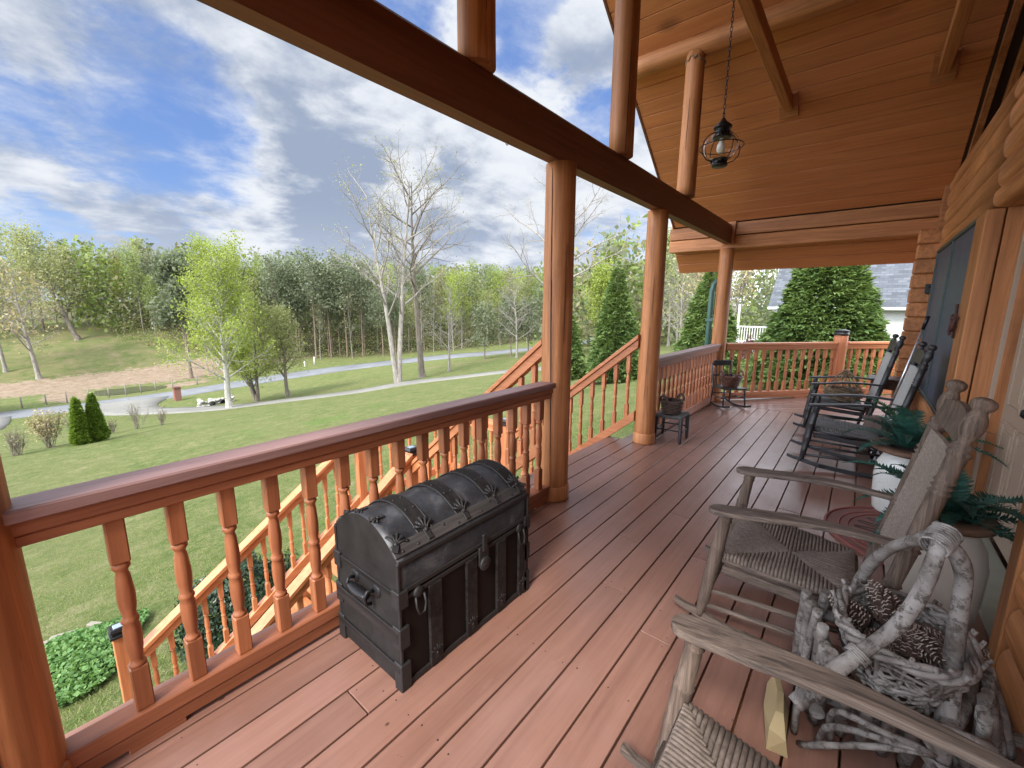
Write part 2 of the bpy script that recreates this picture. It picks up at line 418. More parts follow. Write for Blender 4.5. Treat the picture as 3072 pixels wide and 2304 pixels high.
# ------------------------------------------------------------------ sky, sun
SUN = Vector((-.66, -.18, .70)).normalized()
world = bpy.data.worlds.new('World'); SC.world = world; world.use_nodes = True
def make_world():
    t = world.node_tree; t.nodes.clear()
    def n(ty, **k):
        x = t.nodes.new(ty)
        for a, b in k.items(): setattr(x, a, b)
        return x
    L = t.links.new
    def val(s, v):
        if hasattr(v, 'is_linked'): L(v, s)
        else: s.default_value = v
    def mth(op, a, b=None, c=None, clamp=False):
        x = n('ShaderNodeMath', operation=op); x.use_clamp = clamp; val(x.inputs[0], a)
        if b is not None: val(x.inputs[1], b)
        if c is not None: val(x.inputs[2], c)
        return x.outputs[0]
    def vm(op, a, b):
        x = n('ShaderNodeVectorMath', operation=op); val(x.inputs[0], a); val(x.inputs[1], b)
        return x.outputs['Value'] if op == 'DOT_PRODUCT' else x.outputs[0]
    def noise(v, s, d, r=.55, dist=0.0):
        x = n('ShaderNodeTexNoise'); L(v, x.inputs['Vector']); x.inputs['Scale'].default_value = s
        x.inputs['Detail'].default_value = d; x.inputs['Roughness'].default_value = r; x.inputs['Distortion'].default_value = dist
        return x
    def sstep(v, a, b):
        x = n('ShaderNodeMapRange', interpolation_type='SMOOTHSTEP'); L(v, x.inputs[0])
        x.inputs[1].default_value = a; x.inputs[2].default_value = b; return x.outputs[0]
    def mix(f, a, b):
        x = n('ShaderNodeMix', data_type='RGBA'); val(x.inputs[0], f)
        for k, c in ((6, a), (7, b)):
            if isinstance(c, tuple): x.inputs[k].default_value = (*c, 1)
            else: L(c, x.inputs[k])
        return x.outputs[2]
    tc = n('ShaderNodeTexCoord'); d = tc.outputs['Generated']
    sky = n('ShaderNodeTexSky', sky_type='NISHITA', sun_disc=False)
    sky.sun_elevation = math.asin(SUN.z); sky.sun_rotation = math.atan2(SUN.x, SUN.y)
    sky.altitude = 200; sky.dust_density = .6; sky.ozone_density = 2.0
    # directions flattened onto a cloud layer
    sp = n('ShaderNodeSeparateXYZ'); L(d, sp.inputs[0])
    den = mth('ADD', mth('MAXIMUM', sp.outputs[2], 0.0), .22)
    cb = n('ShaderNodeCombineXYZ'); L(mth('DIVIDE', sp.outputs[0], den), cb.inputs[0]); L(mth('DIVIDE', sp.outputs[1], den), cb.inputs[1])
    p = cb.outputs[0]
    w = noise(p, 2.2, 6, .62); wv = vm('SUBTRACT', w.outputs['Color'], (.5, .5, .5))
    dw = vm('ADD', d, vm('MULTIPLY', wv, (.34, .34, .22)))
    dn = n('ShaderNodeVectorMath', operation='NORMALIZE'); L(dw, dn.inputs[0]); dw = dn.outputs[0]
    def spot(h, a, b):      # soft round region of the sky about direction h, cos(angle) a..b
        return sstep(vm('DOT_PRODUCT', dw, tuple(Vector(h).normalized())), a, b)
    big = noise(p, 1.15, 10, .58, .35).outputs['Fac']
    fine = noise(p, 3.4, 8, .62, .25).outputs['Fac']
    cov = mth('ADD', mth('MULTIPLY', big, .5), mth('MULTIPLY', fine, .5))
    cov = mth('ADD', cov, .24)
    hole = None
    for h, a, b, k in (((.205, .935, .285), .978, .9985, .34), ((.255, .920, .290), .986, .9995, .34), ((.12, .945, .30), .993, .9995, .26),
                       ((.04, .962, .272), .994, .9998, .34), ((.055, .99, .11), .993, .9998, .34), ((.677, .539, .501), .990, .9992, .40),
                       ((.66, .515, .55), .990, .9994, .40), ((.813, .456, .362), .993, .9996, .34), ((.889, .431, .154), .994, .9998, .30), ((.52, .68, .53), .995, .9996, .3)):
        q = mth('MULTIPLY', spot(h, a, b), k)
        hole = q if hole is None else mth('MAXIMUM', hole, q)
    cov = mth('SUBTRACT', cov, hole)
    mask = sstep(cov, .30, .58)
    # light and dark of the cloud bodies: big soft grey undersides, bright lumps
    body = noise(vm('MULTIPLY', p, (1.0, 1.0, 1.0)), 2.5, 9, .6, .25).outputs['Fac']
    sh = mth('ADD', mth('MULTIPLY', body, .66), mth('MULTIPLY', fine, .34))
    for h, a, b, k in (((.431, .846, .33), .988, .999, -.09), ((.407, .884, .235), .988, .999, -.13), ((.45, .86, .20), .99, .999, -.10), ((.6, .709, .371), .99, .999, -.08),
                       ((.611, .779, .143), .985, .999, -.10), ((.195, .969, .149), .99, .999, -.05), ((.25, .84, .45), .97, .998, -.04), ((.52, .785, .3), .991, .999, .13),
                       ((.36, .90, .27), .993, .9995, .14), ((.33, .914, .2), .99, .999, .09), ((.62, .64, .46), .975, .998, .14), ((.8, .5, .28), .98, .999, .1), ((.55, .8, .2), .99, .999, .08)):
        sh = mth('ADD', sh, mth('MULTIPLY', spot(h, a, b), k))
    shade = sstep(sh, .36, .62)
    hz = sstep(sp.outputs[2], .0, .22)
    dark = mix(hz, (2.4, 2.7, 3.3), (1.45, 1.75, 2.35)); lite = mix(hz, (3.7, 3.85, 4.1), (3.55, 3.7, 3.95))
    cloud = mix(shade, dark, lite)
    blue = mix(hz, (1.5, 2.1, 3.6), (.55, 1.05, 2.7))
    bl = n('ShaderNodeMix', data_type='RGBA'); bl.inputs[0].default_value = .3; L(blue, bl.inputs[6]); L(sky.outputs[0], bl.inputs[7])
    col = mix(mask, bl.outputs[2], cloud)
    # sky brightened out of view as added porch fill: sun side, overhead, east, west
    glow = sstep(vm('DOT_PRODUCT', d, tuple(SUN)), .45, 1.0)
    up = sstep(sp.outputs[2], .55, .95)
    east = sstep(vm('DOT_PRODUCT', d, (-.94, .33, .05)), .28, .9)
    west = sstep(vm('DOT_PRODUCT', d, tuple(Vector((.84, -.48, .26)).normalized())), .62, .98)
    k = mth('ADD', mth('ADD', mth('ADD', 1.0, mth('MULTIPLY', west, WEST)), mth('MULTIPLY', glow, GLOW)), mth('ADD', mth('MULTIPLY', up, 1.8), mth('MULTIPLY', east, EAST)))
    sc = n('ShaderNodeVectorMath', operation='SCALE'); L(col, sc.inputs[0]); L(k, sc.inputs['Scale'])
    # below the horizon: dull ground colour
    gnd = sstep(sp.outputs[2], -.06, -.01)
    fin = mix(gnd, (.9, .95, .6), sc.outputs[0])
    bg = n('ShaderNodeBackground'); bg.inputs['Strength'].default_value = .1; L(fin, bg.inputs['Color'])
    o = n('ShaderNodeOutputWorld'); L(bg.outputs[0], o.inputs['Surface'])
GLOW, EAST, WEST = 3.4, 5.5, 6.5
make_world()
sl = bpy.data.lights.new('sun', 'SUN'); sl.energy = 2.6; sl.angle = R(14); sl.color = (1, .95, .86)
so = bpy.data.objects.new('sun', sl); COL.objects.link(so)
so.rotation_euler = SUN.to_track_quat('Z', 'Y').to_euler()
SC.view_settings.view_transform = 'Standard'; SC.view_settings.look = 'None'
SC.view_settings.exposure = 1.3; SC.view_settings.gamma = 1
try: SC.view_settings.use_curve_mapping = False
except Exception: pass
SC.cycles.max_bounces = 10; SC.cycles.diffuse_bounces = 6; SC.cycles.glossy_bounces = 4
SC.cycles.transmission_bounces = 8; SC.cycles.transparent_max_bounces = 8
SC.cycles.use_denoising = True
SC.cycles.sample_clamp_indirect = 6

# ------------------------------------------------------------------ terrain
CP = [(-1.1, 67.3, -9.8), (3.7, 66.2, -9.8), (9.7, 67, -9.7), (17.1, 67.7, -9.6), (26.3, 68.5, -9.3), (37, 67.1, -8.8), (48.8, 63.3, -8.2),
      (61, 57, -7.6), (73.8, 52.8, -7), (91.7, 50.3, -6.5), (120, 48, -5.5), (-20, 68, -9.9), (-60, 70, -10),
      (12.5, 62, -9.6), (9.7, 59.8, -9.6), (12.4, 50.1, -8.8), (17, 44.9, -8), (23.8, 38.8, -7), (30.9, 32.35, -5.8), (33.2, 27.8, -5), (33.8, 18.9, -3.6),
      (2.5, 32.6, -6), (27, 38.4, -6.6), (31.3, 39.7, -6.7), (13.6, 47.7, -8.5), (17, 50.1, -8.7), (19.5, 48.4, -8.4), (36.5, 40.7, -6.6), (51.3, 41.4, -6.2),
      (0, 57, -9.2), (-15, 58, -9.3), (15.3, 53.8, -9.0), (25, 58, -9.1), (40, 55, -8.0),
      (7, 76, -10.05), (10, 76, -10.05), (13, 76, -10.05), (10, 79.5, -10.0), (0, 76, -9.95), (20, 79, -9.7), (42, 74.3, -8.5), (60, 63, -7.5), (90, 58, -6.3),
      (8, 92, -9.3), (-5, 92, -9.6), (20, 90, -8.6), (10, 106, -5.6), (24, 104, -5.2), (8, 128, -2.9), (24, 128, -1.0), (-12, 122, -4.6), (-30, 110, -7), (40, 110, -3),
      (0, 150, -2), (40, 150, -2), (80, 110, -3), (110, 80, -3.5), (-60, 140, -5), (0, 230, 0), (90, 180, 2), (160, 100, 1), (-120, 100, -6), (190, 40, -2),
      (0, 5, -3.2), (.4, 4.6, -3.25), (1.7, 4.6, -3.1), (3.5, 6, -2.8), (-4, 4, -3.5), (-10, 3, -4.0), (.1, 8.5, -3.35), (1.5, 6.6, -2.95), (5, 5, -2.2), (8, 4, -1.6), (10, 2, -1.15),
      (12, -2, -.95), (16, .6, -1.0), (19.4, 5, -1.35), (19.8, 9.6, -2.15), (26, 3.7, -.95), (26, -2, -.85), (35, 0, -.9), (40, 10, -2.2), (60, 10, -2.5), (70, 30, -4.5), (24, 13, -2.6),
      (0, -5, -2.2), (-20, -10, -3.5), (20, -15, -.8), (60, -20, -1.5), (0, 15, -4.1), (2, 22, -4.9), (-12, 30, -5.6), (10, 25, -4.7), (12, 15, -3.3), (20, 22, -4.1), (120, 0, -2), (-60, 20, -6), (0, -60, -2), (120, -60, -2), (-80, -60, -5)]
CPa = np.array(CP)
def _phi(r): return r
_d = np.hypot(CPa[:, None, 0]-CPa[None, :, 0], CPa[:, None, 1]-CPa[None, :, 1])
_n = len(CP); _A = np.zeros((_n+3, _n+3)); _A[:_n, :_n] = np.sqrt(_d**2+4.0) + np.eye(_n)*(-.15)
_A[:_n, _n] = 1; _A[:_n, _n+1:] = CPa[:, :2]; _A[_n, :_n] = 1; _A[_n+1:, :_n] = CPa[:, :2].T
_w = np.linalg.solve(_A, np.concatenate([CPa[:, 2], [0, 0, 0]]))
def tz_np(x, y):
    x = np.asarray(x, float); y = np.asarray(y, float)
    r = np.sqrt((x[..., None]-CPa[:, 0])**2 + (y[..., None]-CPa[:, 1])**2 + 4.0)
    return r @ _w[:_n] + _w[_n] + _w[_n+1]*x + _w[_n+2]*y
def tz(x, y): return float(tz_np(np.array([x]), np.array([y]))[0])

def make_ground():
    xs = np.concatenate([np.linspace(-220, -42, 26), np.arange(-40, 130, 1.25), np.linspace(132, 330, 30)])
    ys = np.concatenate([np.linspace(-160, -32, 20), np.arange(-30, 140, 1.25), np.linspace(143, 340, 30)])
    X, Y = np.meshgrid(xs, ys); Z = tz_np(X, Y); nx, ny = len(xs), len(ys)
    far = np.clip((np.hypot(X-30, Y-40)-150)/120, 0, 1); Z = Z*(1-far) + far*np.clip(Z, -8, 4)
    V = np.stack([X.ravel(), Y.ravel(), Z.ravel()], 1)
    i = np.arange(nx*ny).reshape(ny, nx)
    F = np.stack([i[:-1, :-1].ravel(), i[:-1, 1:].ravel(), i[1:, 1:].ravel(), i[1:, :-1].ravel()], 1)
    me = bpy.data.meshes.new('lawn_ground'); me.from_pydata(V.tolist(), [], F.tolist())
    me.polygons.foreach_set('use_smooth', np.ones(len(F), bool))
    def blob(cx, cy, rx, ry, rot=0, p=1.6):
        dx, dy = X-cx, Y-cy; c, s = math.cos(rot), math.sin(rot)
        return np.clip(1.6-(((dx*c+dy*s)/rx)**2+((-dx*s+dy*c)/ry)**2)**(p/2), 0, 1)
    sand = np.maximum.reduce([blob(6, 87, 13, 5.5), blob(20, 86, 11, 6), blob(4.5, 77, 2.2, 4.5), blob(33, 84, 8, 3), blob(-8, 90, 9, 4), blob(16, 76.5, 4, 1.6)])
    dry = np.maximum.reduce([blob(12, 106, 34, 16), blob(25, 120, 22, 20), blob(46, 47.5, 9, 3.2, -.35), blob(-14, 100, 16, 16)])
    leaf = np.clip((np.maximum(Y-.55*0-(86+0*X), 0))/6, 0, 1)*0
    # forest floor behind the road
    fl = np.clip((Y - np.interp(X, [-60, 18, 24, 42, 60, 90, 130], [150, 136, 92, 76, 65.5, 60, 60]))/3, 0, 1)
    for nm, arr in (('sand', sand), ('dry', dry), ('forest', fl)):
        a = me.attributes.new(nm, 'FLOAT', 'POINT'); a.data.foreach_set('value', arr.ravel().astype(np.float32))
    m = NT('lawn'); v = m.coord('Object')
    def at(nm):
        x = m.n('ShaderNodeAttribute'); x.attribute_name = nm; return x.outputs['Fac']
    n1 = m.noise(v, .16, 5, .6, .3); n2 = m.noise(v, 1.1, 5, .7, .2); n3 = m.noise(v, 9, 4, .75); n4 = m.noise(v, 42, 3, .8)
    n5 = m.noise(v, 3.6, 5, .75, .3)
    mixn = m.math('ADD', m.math('ADD', m.math('MULTIPLY', n2, .3), m.math('MULTIPLY', n5, .38)), m.math('MULTIPLY', n3, .32))
    g = m.ramp(mixn, [(.38, (.055, .086, .02)), (.47, (.115, .14, .045)), (.54, (.17, .172, .07)), (.63, (.25, .23, .12))])
    g = m.mix(m.ramp(n1, [(.42, 0.0), (.66, .5)]), g, (.18, .17, .075))
    g = m.mix(m.ramp(n2, [(.58, 0.0), (.7, .45)]), g, (.25, .225, .12))
    g = m.mix(m.ramp(m.noise(v, .35, 6, .65, .5), [(.58, 0.0), (.68, .5)]), g, (.085, .165, .03))
    g = m.mix(m.math('MULTIPLY', m.ramp(n4, [(.35, 1.0), (.6, 0.0)]), .6), g, (.03, .055, .012))
    dn = m.math('ADD', at('dry'), m.math('MULTIPLY', m.math('SUBTRACT', n2, .5), 1.6), clamp=True)
    dryc = m.ramp(m.math('ADD', m.math('MULTIPLY', mixn, .4), m.math('MULTIPLY', m.noise(v, .45, 6, .7, .5), .6)), [(.38, (.06, .095, .025)), (.5, (.125, .125, .052)), (.62, (.19, .15, .09))])
    g = m.mix(m.ramp(dn, [(.35, 0.0), (.8, .85)]), g, dryc)
    sn = m.math('ADD', at('sand'), m.math('MULTIPLY', m.math('SUBTRACT', n2, .5), 2.2), clamp=True)
    sandc = m.ramp(m.math('ADD', m.math('MULTIPLY', n2, .5), m.math('MULTIPLY', m.noise(v, 3, 5, .7), .5)), [(.3, (.11, .08, .05)), (.5, (.21, .158, .11)), (.68, (.3, .235, .175))])
    g = m.mix(m.ramp(sn, [(.4, 0.0), (.65, 1.0)]), g, sandc)
    flc = m.ramp(mixn, [(.35, (.045, .045, .022)), (.65, (.12, .105, .055))])
    g = m.mix(at('forest'), g, flc)
    m.base(g); m.rough(.95); m.set(**{'Specular IOR Level': .1})
    m.bump(m.math('ADD', m.math('MULTIPLY', n3, .5), m.math('MULTIPLY', n4, .5)), 1.0, .09)
    me.materials.append(m.mat); me.update()
    o = bpy.data.objects.new('lawn_ground', me); COL.objects.link(o); tag(o, kind='structure')
make_ground()

def road_mat(name, c1, c2, sc):
    m = NT(name); v = m.coord('Object'); n = m.noise(v, sc, 6, .7); b = m.noise(v, .3, 4, .6); w = m.noise(m.coord('Object', (1, 1, 1)), 1.4, 6, .7, .6)
    c = m.ramp(m.math('ADD', m.math('MULTIPLY', n, .4), m.math('MULTIPLY', b, .6)), [(.35, c1), (.65, c2)])
    c = m.mix(m.ramp(w, [(.6, 0.0), (.66, .35)]), c, tuple(x*.6 for x in c1)); m.base(c); m.rough(.85); m.bump(n, .2, .01); return m.mat
ROAD = road_mat('old_asphalt', (.1, .103, .11), (.165, .17, .178), 8)
CONC = road_mat('pale_concrete', (.125, .119, .104), (.185, .176, .155), 5)

def smooth_path(P, k=6):
    P = [Vector((*p, 0)) for p in P]; out = []
    Q = [P[0]*2-P[1]] + P + [P[-1]*2-P[-2]]
    for i in range(1, len(Q)-2):
        a, b, c, d = Q[i-1:i+3]
        for j in range(k):
            t = j/k
            out.append(.5*((2*b)+(c-a)*t+(2*a-5*b+4*c-d)*t*t+(3*b-a-3*c+d)*t**3))
    out.append(P[-1]); return out
def ribbon(name, path, width, mat, off, thick=.12):
    pts = smooth_path(path); mb = MB(); W = width if callable(width) else (lambda t: width); rows = []
    for i, p in enumerate(pts):
        a = pts[max(0, i-1)]; b = pts[min(len(pts)-1, i+1)]; t = (b-a).normalized(); nrm = Vector((-t.y, t.x, 0))
        w = W(i/(len(pts)-1)); row = []
        for s in (-1, -.5, 0, .5, 1):
            q = p + nrm*(w/2*s); row.append((q.x, q.y, tz(q.x, q.y)+off))
        rows.append(row)
    vs = []; fs = []
    for r in rows:
        vs += r + [(r[0][0], r[0][1], r[0][2]-thick-off), (r[-1][0], r[-1][1], r[-1][2]-thick-off)]
    for i in range(len(rows)-1):
        b = i*7; c = b+7
        for k in range(4): fs.append((b+k, c+k, c+k+1, b+k+1))
        fs += [(b+5, c+5, c, b), (b+4, c+4, c+6, b+6)]
    mb.add(vs, [f[::-1] for f in fs], True); o = mb.build(name, mat); tag(o, kind='structure'); return o
ROADP = [(-60, 70), (-20, 68), (-1.1, 67.3), (9.7, 67), (17.1, 67.7), (26.3, 68.5), (37, 67.1), (48.8, 63.3), (61, 57.2), (73.8, 52.8), (91.7, 50.3), (125, 48)]
ribbon('country_road', ROADP, 5.7, ROAD, .06)
DRIVEP = [(8.2, 66.5), (7.4, 61.5), (8.6, 56.5), (11.6, 51.4), (17.05, 44.9), (23.8, 38.8), (30.9, 32.4), (33.6, 27), (33.8, 19), (34.5, 10), (36, 3)]
ribbon('driveway', DRIVEP, lambda t: 3.3+max(0, .22-t)*24, CONC, .10)
ribbon('side_driveway', [(-2.5, 66), (-2.8, 60), (-3.5, 56), (-6, 52)], 4.2, CONC, .10)

# pond at the foot of the clay bank
def make_pond():
    m = NT('pond_water'); m.base((.05, .055, .035)); m.rough(.06); v = m.coord('Object'); m.bump(m.noise(v, 3, 3, .5), .12, .01)
    P = [(7.1, 79.2), (6.9, 76.2), (7.9, 74.4), (9.5, 73.9), (11, 74.3), (12.7, 74.6), (14.2, 75.8), (14.3, 77.8), (13.2, 78.2), (11.6, 79.6), (10, 79.2), (8.6, 79.5)]
    P = [(p.x, p.y) for p in smooth_path(P+[P[0]], 4)[:-1]]
    z = max(tz(*p) for p in P)+.03
    mb = MB(); mb.prism(P, z-.4, z); o = mb.build('pond_water', m.mat); tag(o, kind='structure')
make_pond()
# ------------------------------------------------------------------ porch deck
YP, XM, X2, XF = 1.893, 2.858, 4.812, 7.892      # post line, posts
HB = 2.654
rnd = random.Random(7)
deck = thing('porch_deck', 'long porch floor of red brown painted boards', 'deck')
def make_deck():
    mb = MB(); y = -.768; k = 0; runs = []
    while y < 1.99:
        w = .153; x0 = -2.2; x1 = 7.755
        cuts = [x0] + sorted(rnd.uniform(-.5, 7) for _ in range(rnd.choice((1, 2, 2)))) + [x1]
        if 1.33 < y+.08 < 1.5: cuts = [x0, .735, 4.9, x1]
        if 1.5 < y+.08 < 1.66: cuts = [x0, .92, 5.6, x1]
        for a, b in zip(cuts[:-1], cuts[1:]):
            if b-a < .5: continue
            runs.append((a, b, y+.0045, w))
            mb.bbox(((a+b)/2, y+.0045+w/2, -.016+rnd.uniform(-.0008, .0008)), (b-a-.006, w, .032), .0016)
        y += .162; k += 1
    # boards of the stair head
    for i in range(2):
        mb.bbox(((2.94+4.72)/2, 2.01+.08+i*.162, -.018), (1.86, .156, .032), .004)
    mb.build('floor_boards', DECKX, deck)
    nb = MB()
    for (a, b, yy, w) in runs:
        xs = [a+.035, b-.035] + [x for x in np.arange(-1.6, 7.7, .61) if a+.1 < x < b-.1]
        for x in xs:
            for dy in (.03, w-.03):
                if rnd.random() < .25: continue
                r = rnd.uniform(.0028, .0048); nb.lathe([(r, .0), (r*.8, .0012), (0, .0014)], 6, Matrix.Translation((x+rnd.uniform(-.012, .012), yy+dy+rnd.uniform(-.008, .008), -.0006)), cap=False)
    o = nb.build('nail_heads', CREV, deck); o['kind'] = 'stuff'
    mb = MB(); u = Vector((.735, -.678)).normalized(); nn = Vector((-u.y, u.x))*-1
    p0 = Vector((7.95, 2.0)); L = 3.9
    for i in range(17):
        o0, o1 = i*.15+.003, i*.15+.146
        def pt(o, t): q = p0 + nn*o + u*t; return q
        def t_at(o, x): return (x - p0.x - nn.x*o)/u.x
        a, b = max(-.05, t_at(o0, 7.762)) if i else -.05, max(-.05, t_at(o1, 7.762)) if i else -.05
        if i == 0: a = b = t_at(o0, 7.762)
        mb.prism([tuple(pt(o0, a)), tuple(pt(o0, L)), tuple(pt(o1, L)), tuple(pt(o1, b))][::-1], -.032, -.001)
    mb.build('angled_floor_boards', DECKD, deck)
    mb = MB(); mb.box((2.75, .6, -.2), (10.0, 2.76, .24)); mb.box((2.85, 2.05, -.17), (10, .04, .27))
    mb.prism([(7.7, -1.5), (11.0, -1.6), (10.85, -.85), (8.0, 1.92), (7.7, 1.95)], -.3, -.06)
    for x in (-1, 1.4, 5.2, 7.6): mb.box((x, 1.9, -2.2), (.16, .16, 4.0))
    mb.build('joist_frame', WX, deck)
make_deck()

# ------------------------------------------------------------------ posts
def log_post(x, y, h, label, r=.118, z0=0, collar=True, crack=None, group='round log posts holding the porch roof', name='log_post', cat='post'):
    t = thing(name, label, cat, (x, y, z0), group=group); mb = MB(); n = 28; seed = rnd.uniform(0, 50)
    prof = []; N = 14; vs = []; fs = []
    for i in range(N+1):
        z = h*i/N
        for k in range(n):
            a = 2*PI*k/n
            rr = r*(1.05-.08*i/N)*(1+.018*mnoise.noise((math.cos(a)*1.2+seed, math.sin(a)*1.2, z*1.4)))
            vs.append((rr*math.cos(a), rr*math.sin(a), z))
    for i in range(N):
        for k in range(n): fs.append((i*n+k, i*n+(k+1) % n, (i+1)*n+(k+1) % n, (i+1)*n+k))
    mb.add(vs, fs, True); mb.f.append(tuple(range(n))[::-1]); mb.f.append(tuple(range(N*n, N*n+n))); mb.m += [0, 0]; mb.sm += [False, False]
    mb.build('shaft', WZ, t)
    if collar:
        cb = MB(); cb.lathe([(r*1.13, 0), (r*1.14, .02), (r*1.13, .118), (r*1.06, .128)], 28); cb.build('base_collar', WZ, t)
    cr = [crack] if crack else []
    for _ in range(3): z_ = rnd.uniform(.1, h*.6); a_ = rnd.uniform(-75, 75); cr.append((a_, a_+rnd.uniform(-8, 8), z_, min(h-.03, z_+rnd.uniform(.3, 1.1))))
    for ci, (a0, a1, za, zb) in enumerate(cr):
        thin_ = 1.0 if (crack and ci == 0) else .42; tc = math.atan2(-y, -x); cm = MB(); pv = []; K = 40
        for i in range(K+1):
            f = i/K; z = za+(zb-za)*f; a = tc + R(-(a0+(a1-a0)*f)) + .035*mnoise.noise((z*2.3, seed, 0)) + .012*mnoise.noise((z*11, seed, 3))
            wd = .005*thin_*(math.sin(PI*min(1, max(.02, f)))**.5)+.0008; rr = r*(1.05-.08*z/h)*1.022+.001
            for s in (-1, 1): pv.append((rr*math.cos(a+s*wd/r/2), rr*math.sin(a+s*wd/r/2), z))
            pv.append((rr*.93*math.cos(a), rr*.93*math.sin(a), z))
        ff = []
        for i in range(K):
            b = i*3; ff += [(b, b+1, b+4, b+3), (b+1, b+2, b+5, b+4), (b+2, b, b+3, b+5)]
        cm.add(pv, ff); cm.build('crack', CREV, t)
    return t
log_post(-.165, YP, HB, 'round log post nearest the camera where the long railing starts', crack=(6, 10, .05, .95))
log_post(XM, YP, HB, 'round log post with a long dark crack behind the dome top trunk', crack=(12, 34, .13, HB-.05))
log_post(X2, YP, HB, 'smooth round log post beside the small black stool', r=.114)
log_post(XF, YP, 2.58, 'round log post behind the small child rocking chair', r=.112)
for x, lab in ((1.956, 'short upper log post in the gable, nearest the camera'), (3.83, 'middle upper log post rising from the dark beam'), (5.648, 'upper log post against the ceiling behind the hanging lantern')):
    zt = 3.0+.76*(7.9-x) if x >= 3.83 else 3.0+.76*(x+.24)
    k = log_post(x, YP, zt-.17-2.955, lab, r=.105, z0=2.955, collar=False, group='upper log posts standing on the long beam', name='gable_post', crack=(-20, -26, .02, .9) if x == 3.83 else None)
    if x > 5:
        rb = MB(); pts = [(.105*math.cos(a), .105*math.sin(a), zt-.30-2.955+.02*math.sin(a*9)+.06*abs(math.cos(a))) for a in np.linspace(0, 2*PI, 60)]
        rb.tube(pts, .009, 5); rb.build('rope_collar', VINE, k)

# ------------------------------------------------------------------ long beam
bt = thing('porch_beam', 'long dark red brown beam carried by the log posts', 'beam')
def make_beam():
    mb = MB(); z0, z1, w = HB, HB+.312, .05
    prof = [(-w, z0), (w, z0), (w, z1-.07), (w*.75, z1-.025), (w*.3, z1), (-w*.3, z1), (-w*.75, z1-.025), (-w, z1-.07)]
    n = len(prof); xs = list(np.linspace(-2.2, 7.86, 24)); vs = []; fs = []
    for x in xs:
        j = .003*mnoise.noise((x*1.3, 0, 4))
        vs += [(x, YP+p[0]+j, p[1]) for p in prof]
    for i in range(len(xs)-1):
        for k in range(n): fs.append((i*n+k, (i+1)*n+k, (i+1)*n+(k+1) % n, i*n+(k+1) % n))
    fs += [tuple(range(n)), tuple(range((len(xs)-1)*n, len(xs)*n))[::-1]]
    mb.add(vs, [f[::-1] for f in fs]); mb.build('beam_body', BX, bt)
    mb = MB(); mb.bbox((7.875, YP, 2.82), (.03, .2, .36), .003); mb.build('end_plate', WZ, bt)
    mb = MB(); pts = [(0, 0, .03), (0, 0, 0)]+[(.012*math.sin(a), 0, -.012+.012*math.cos(a)) for a in np.linspace(0, 4.4, 9)]
    mb.tube(pts, .0025, 6); mb.build('screw_hook', IRON, bt, (2.25, YP+.02, HB))
make_beam()

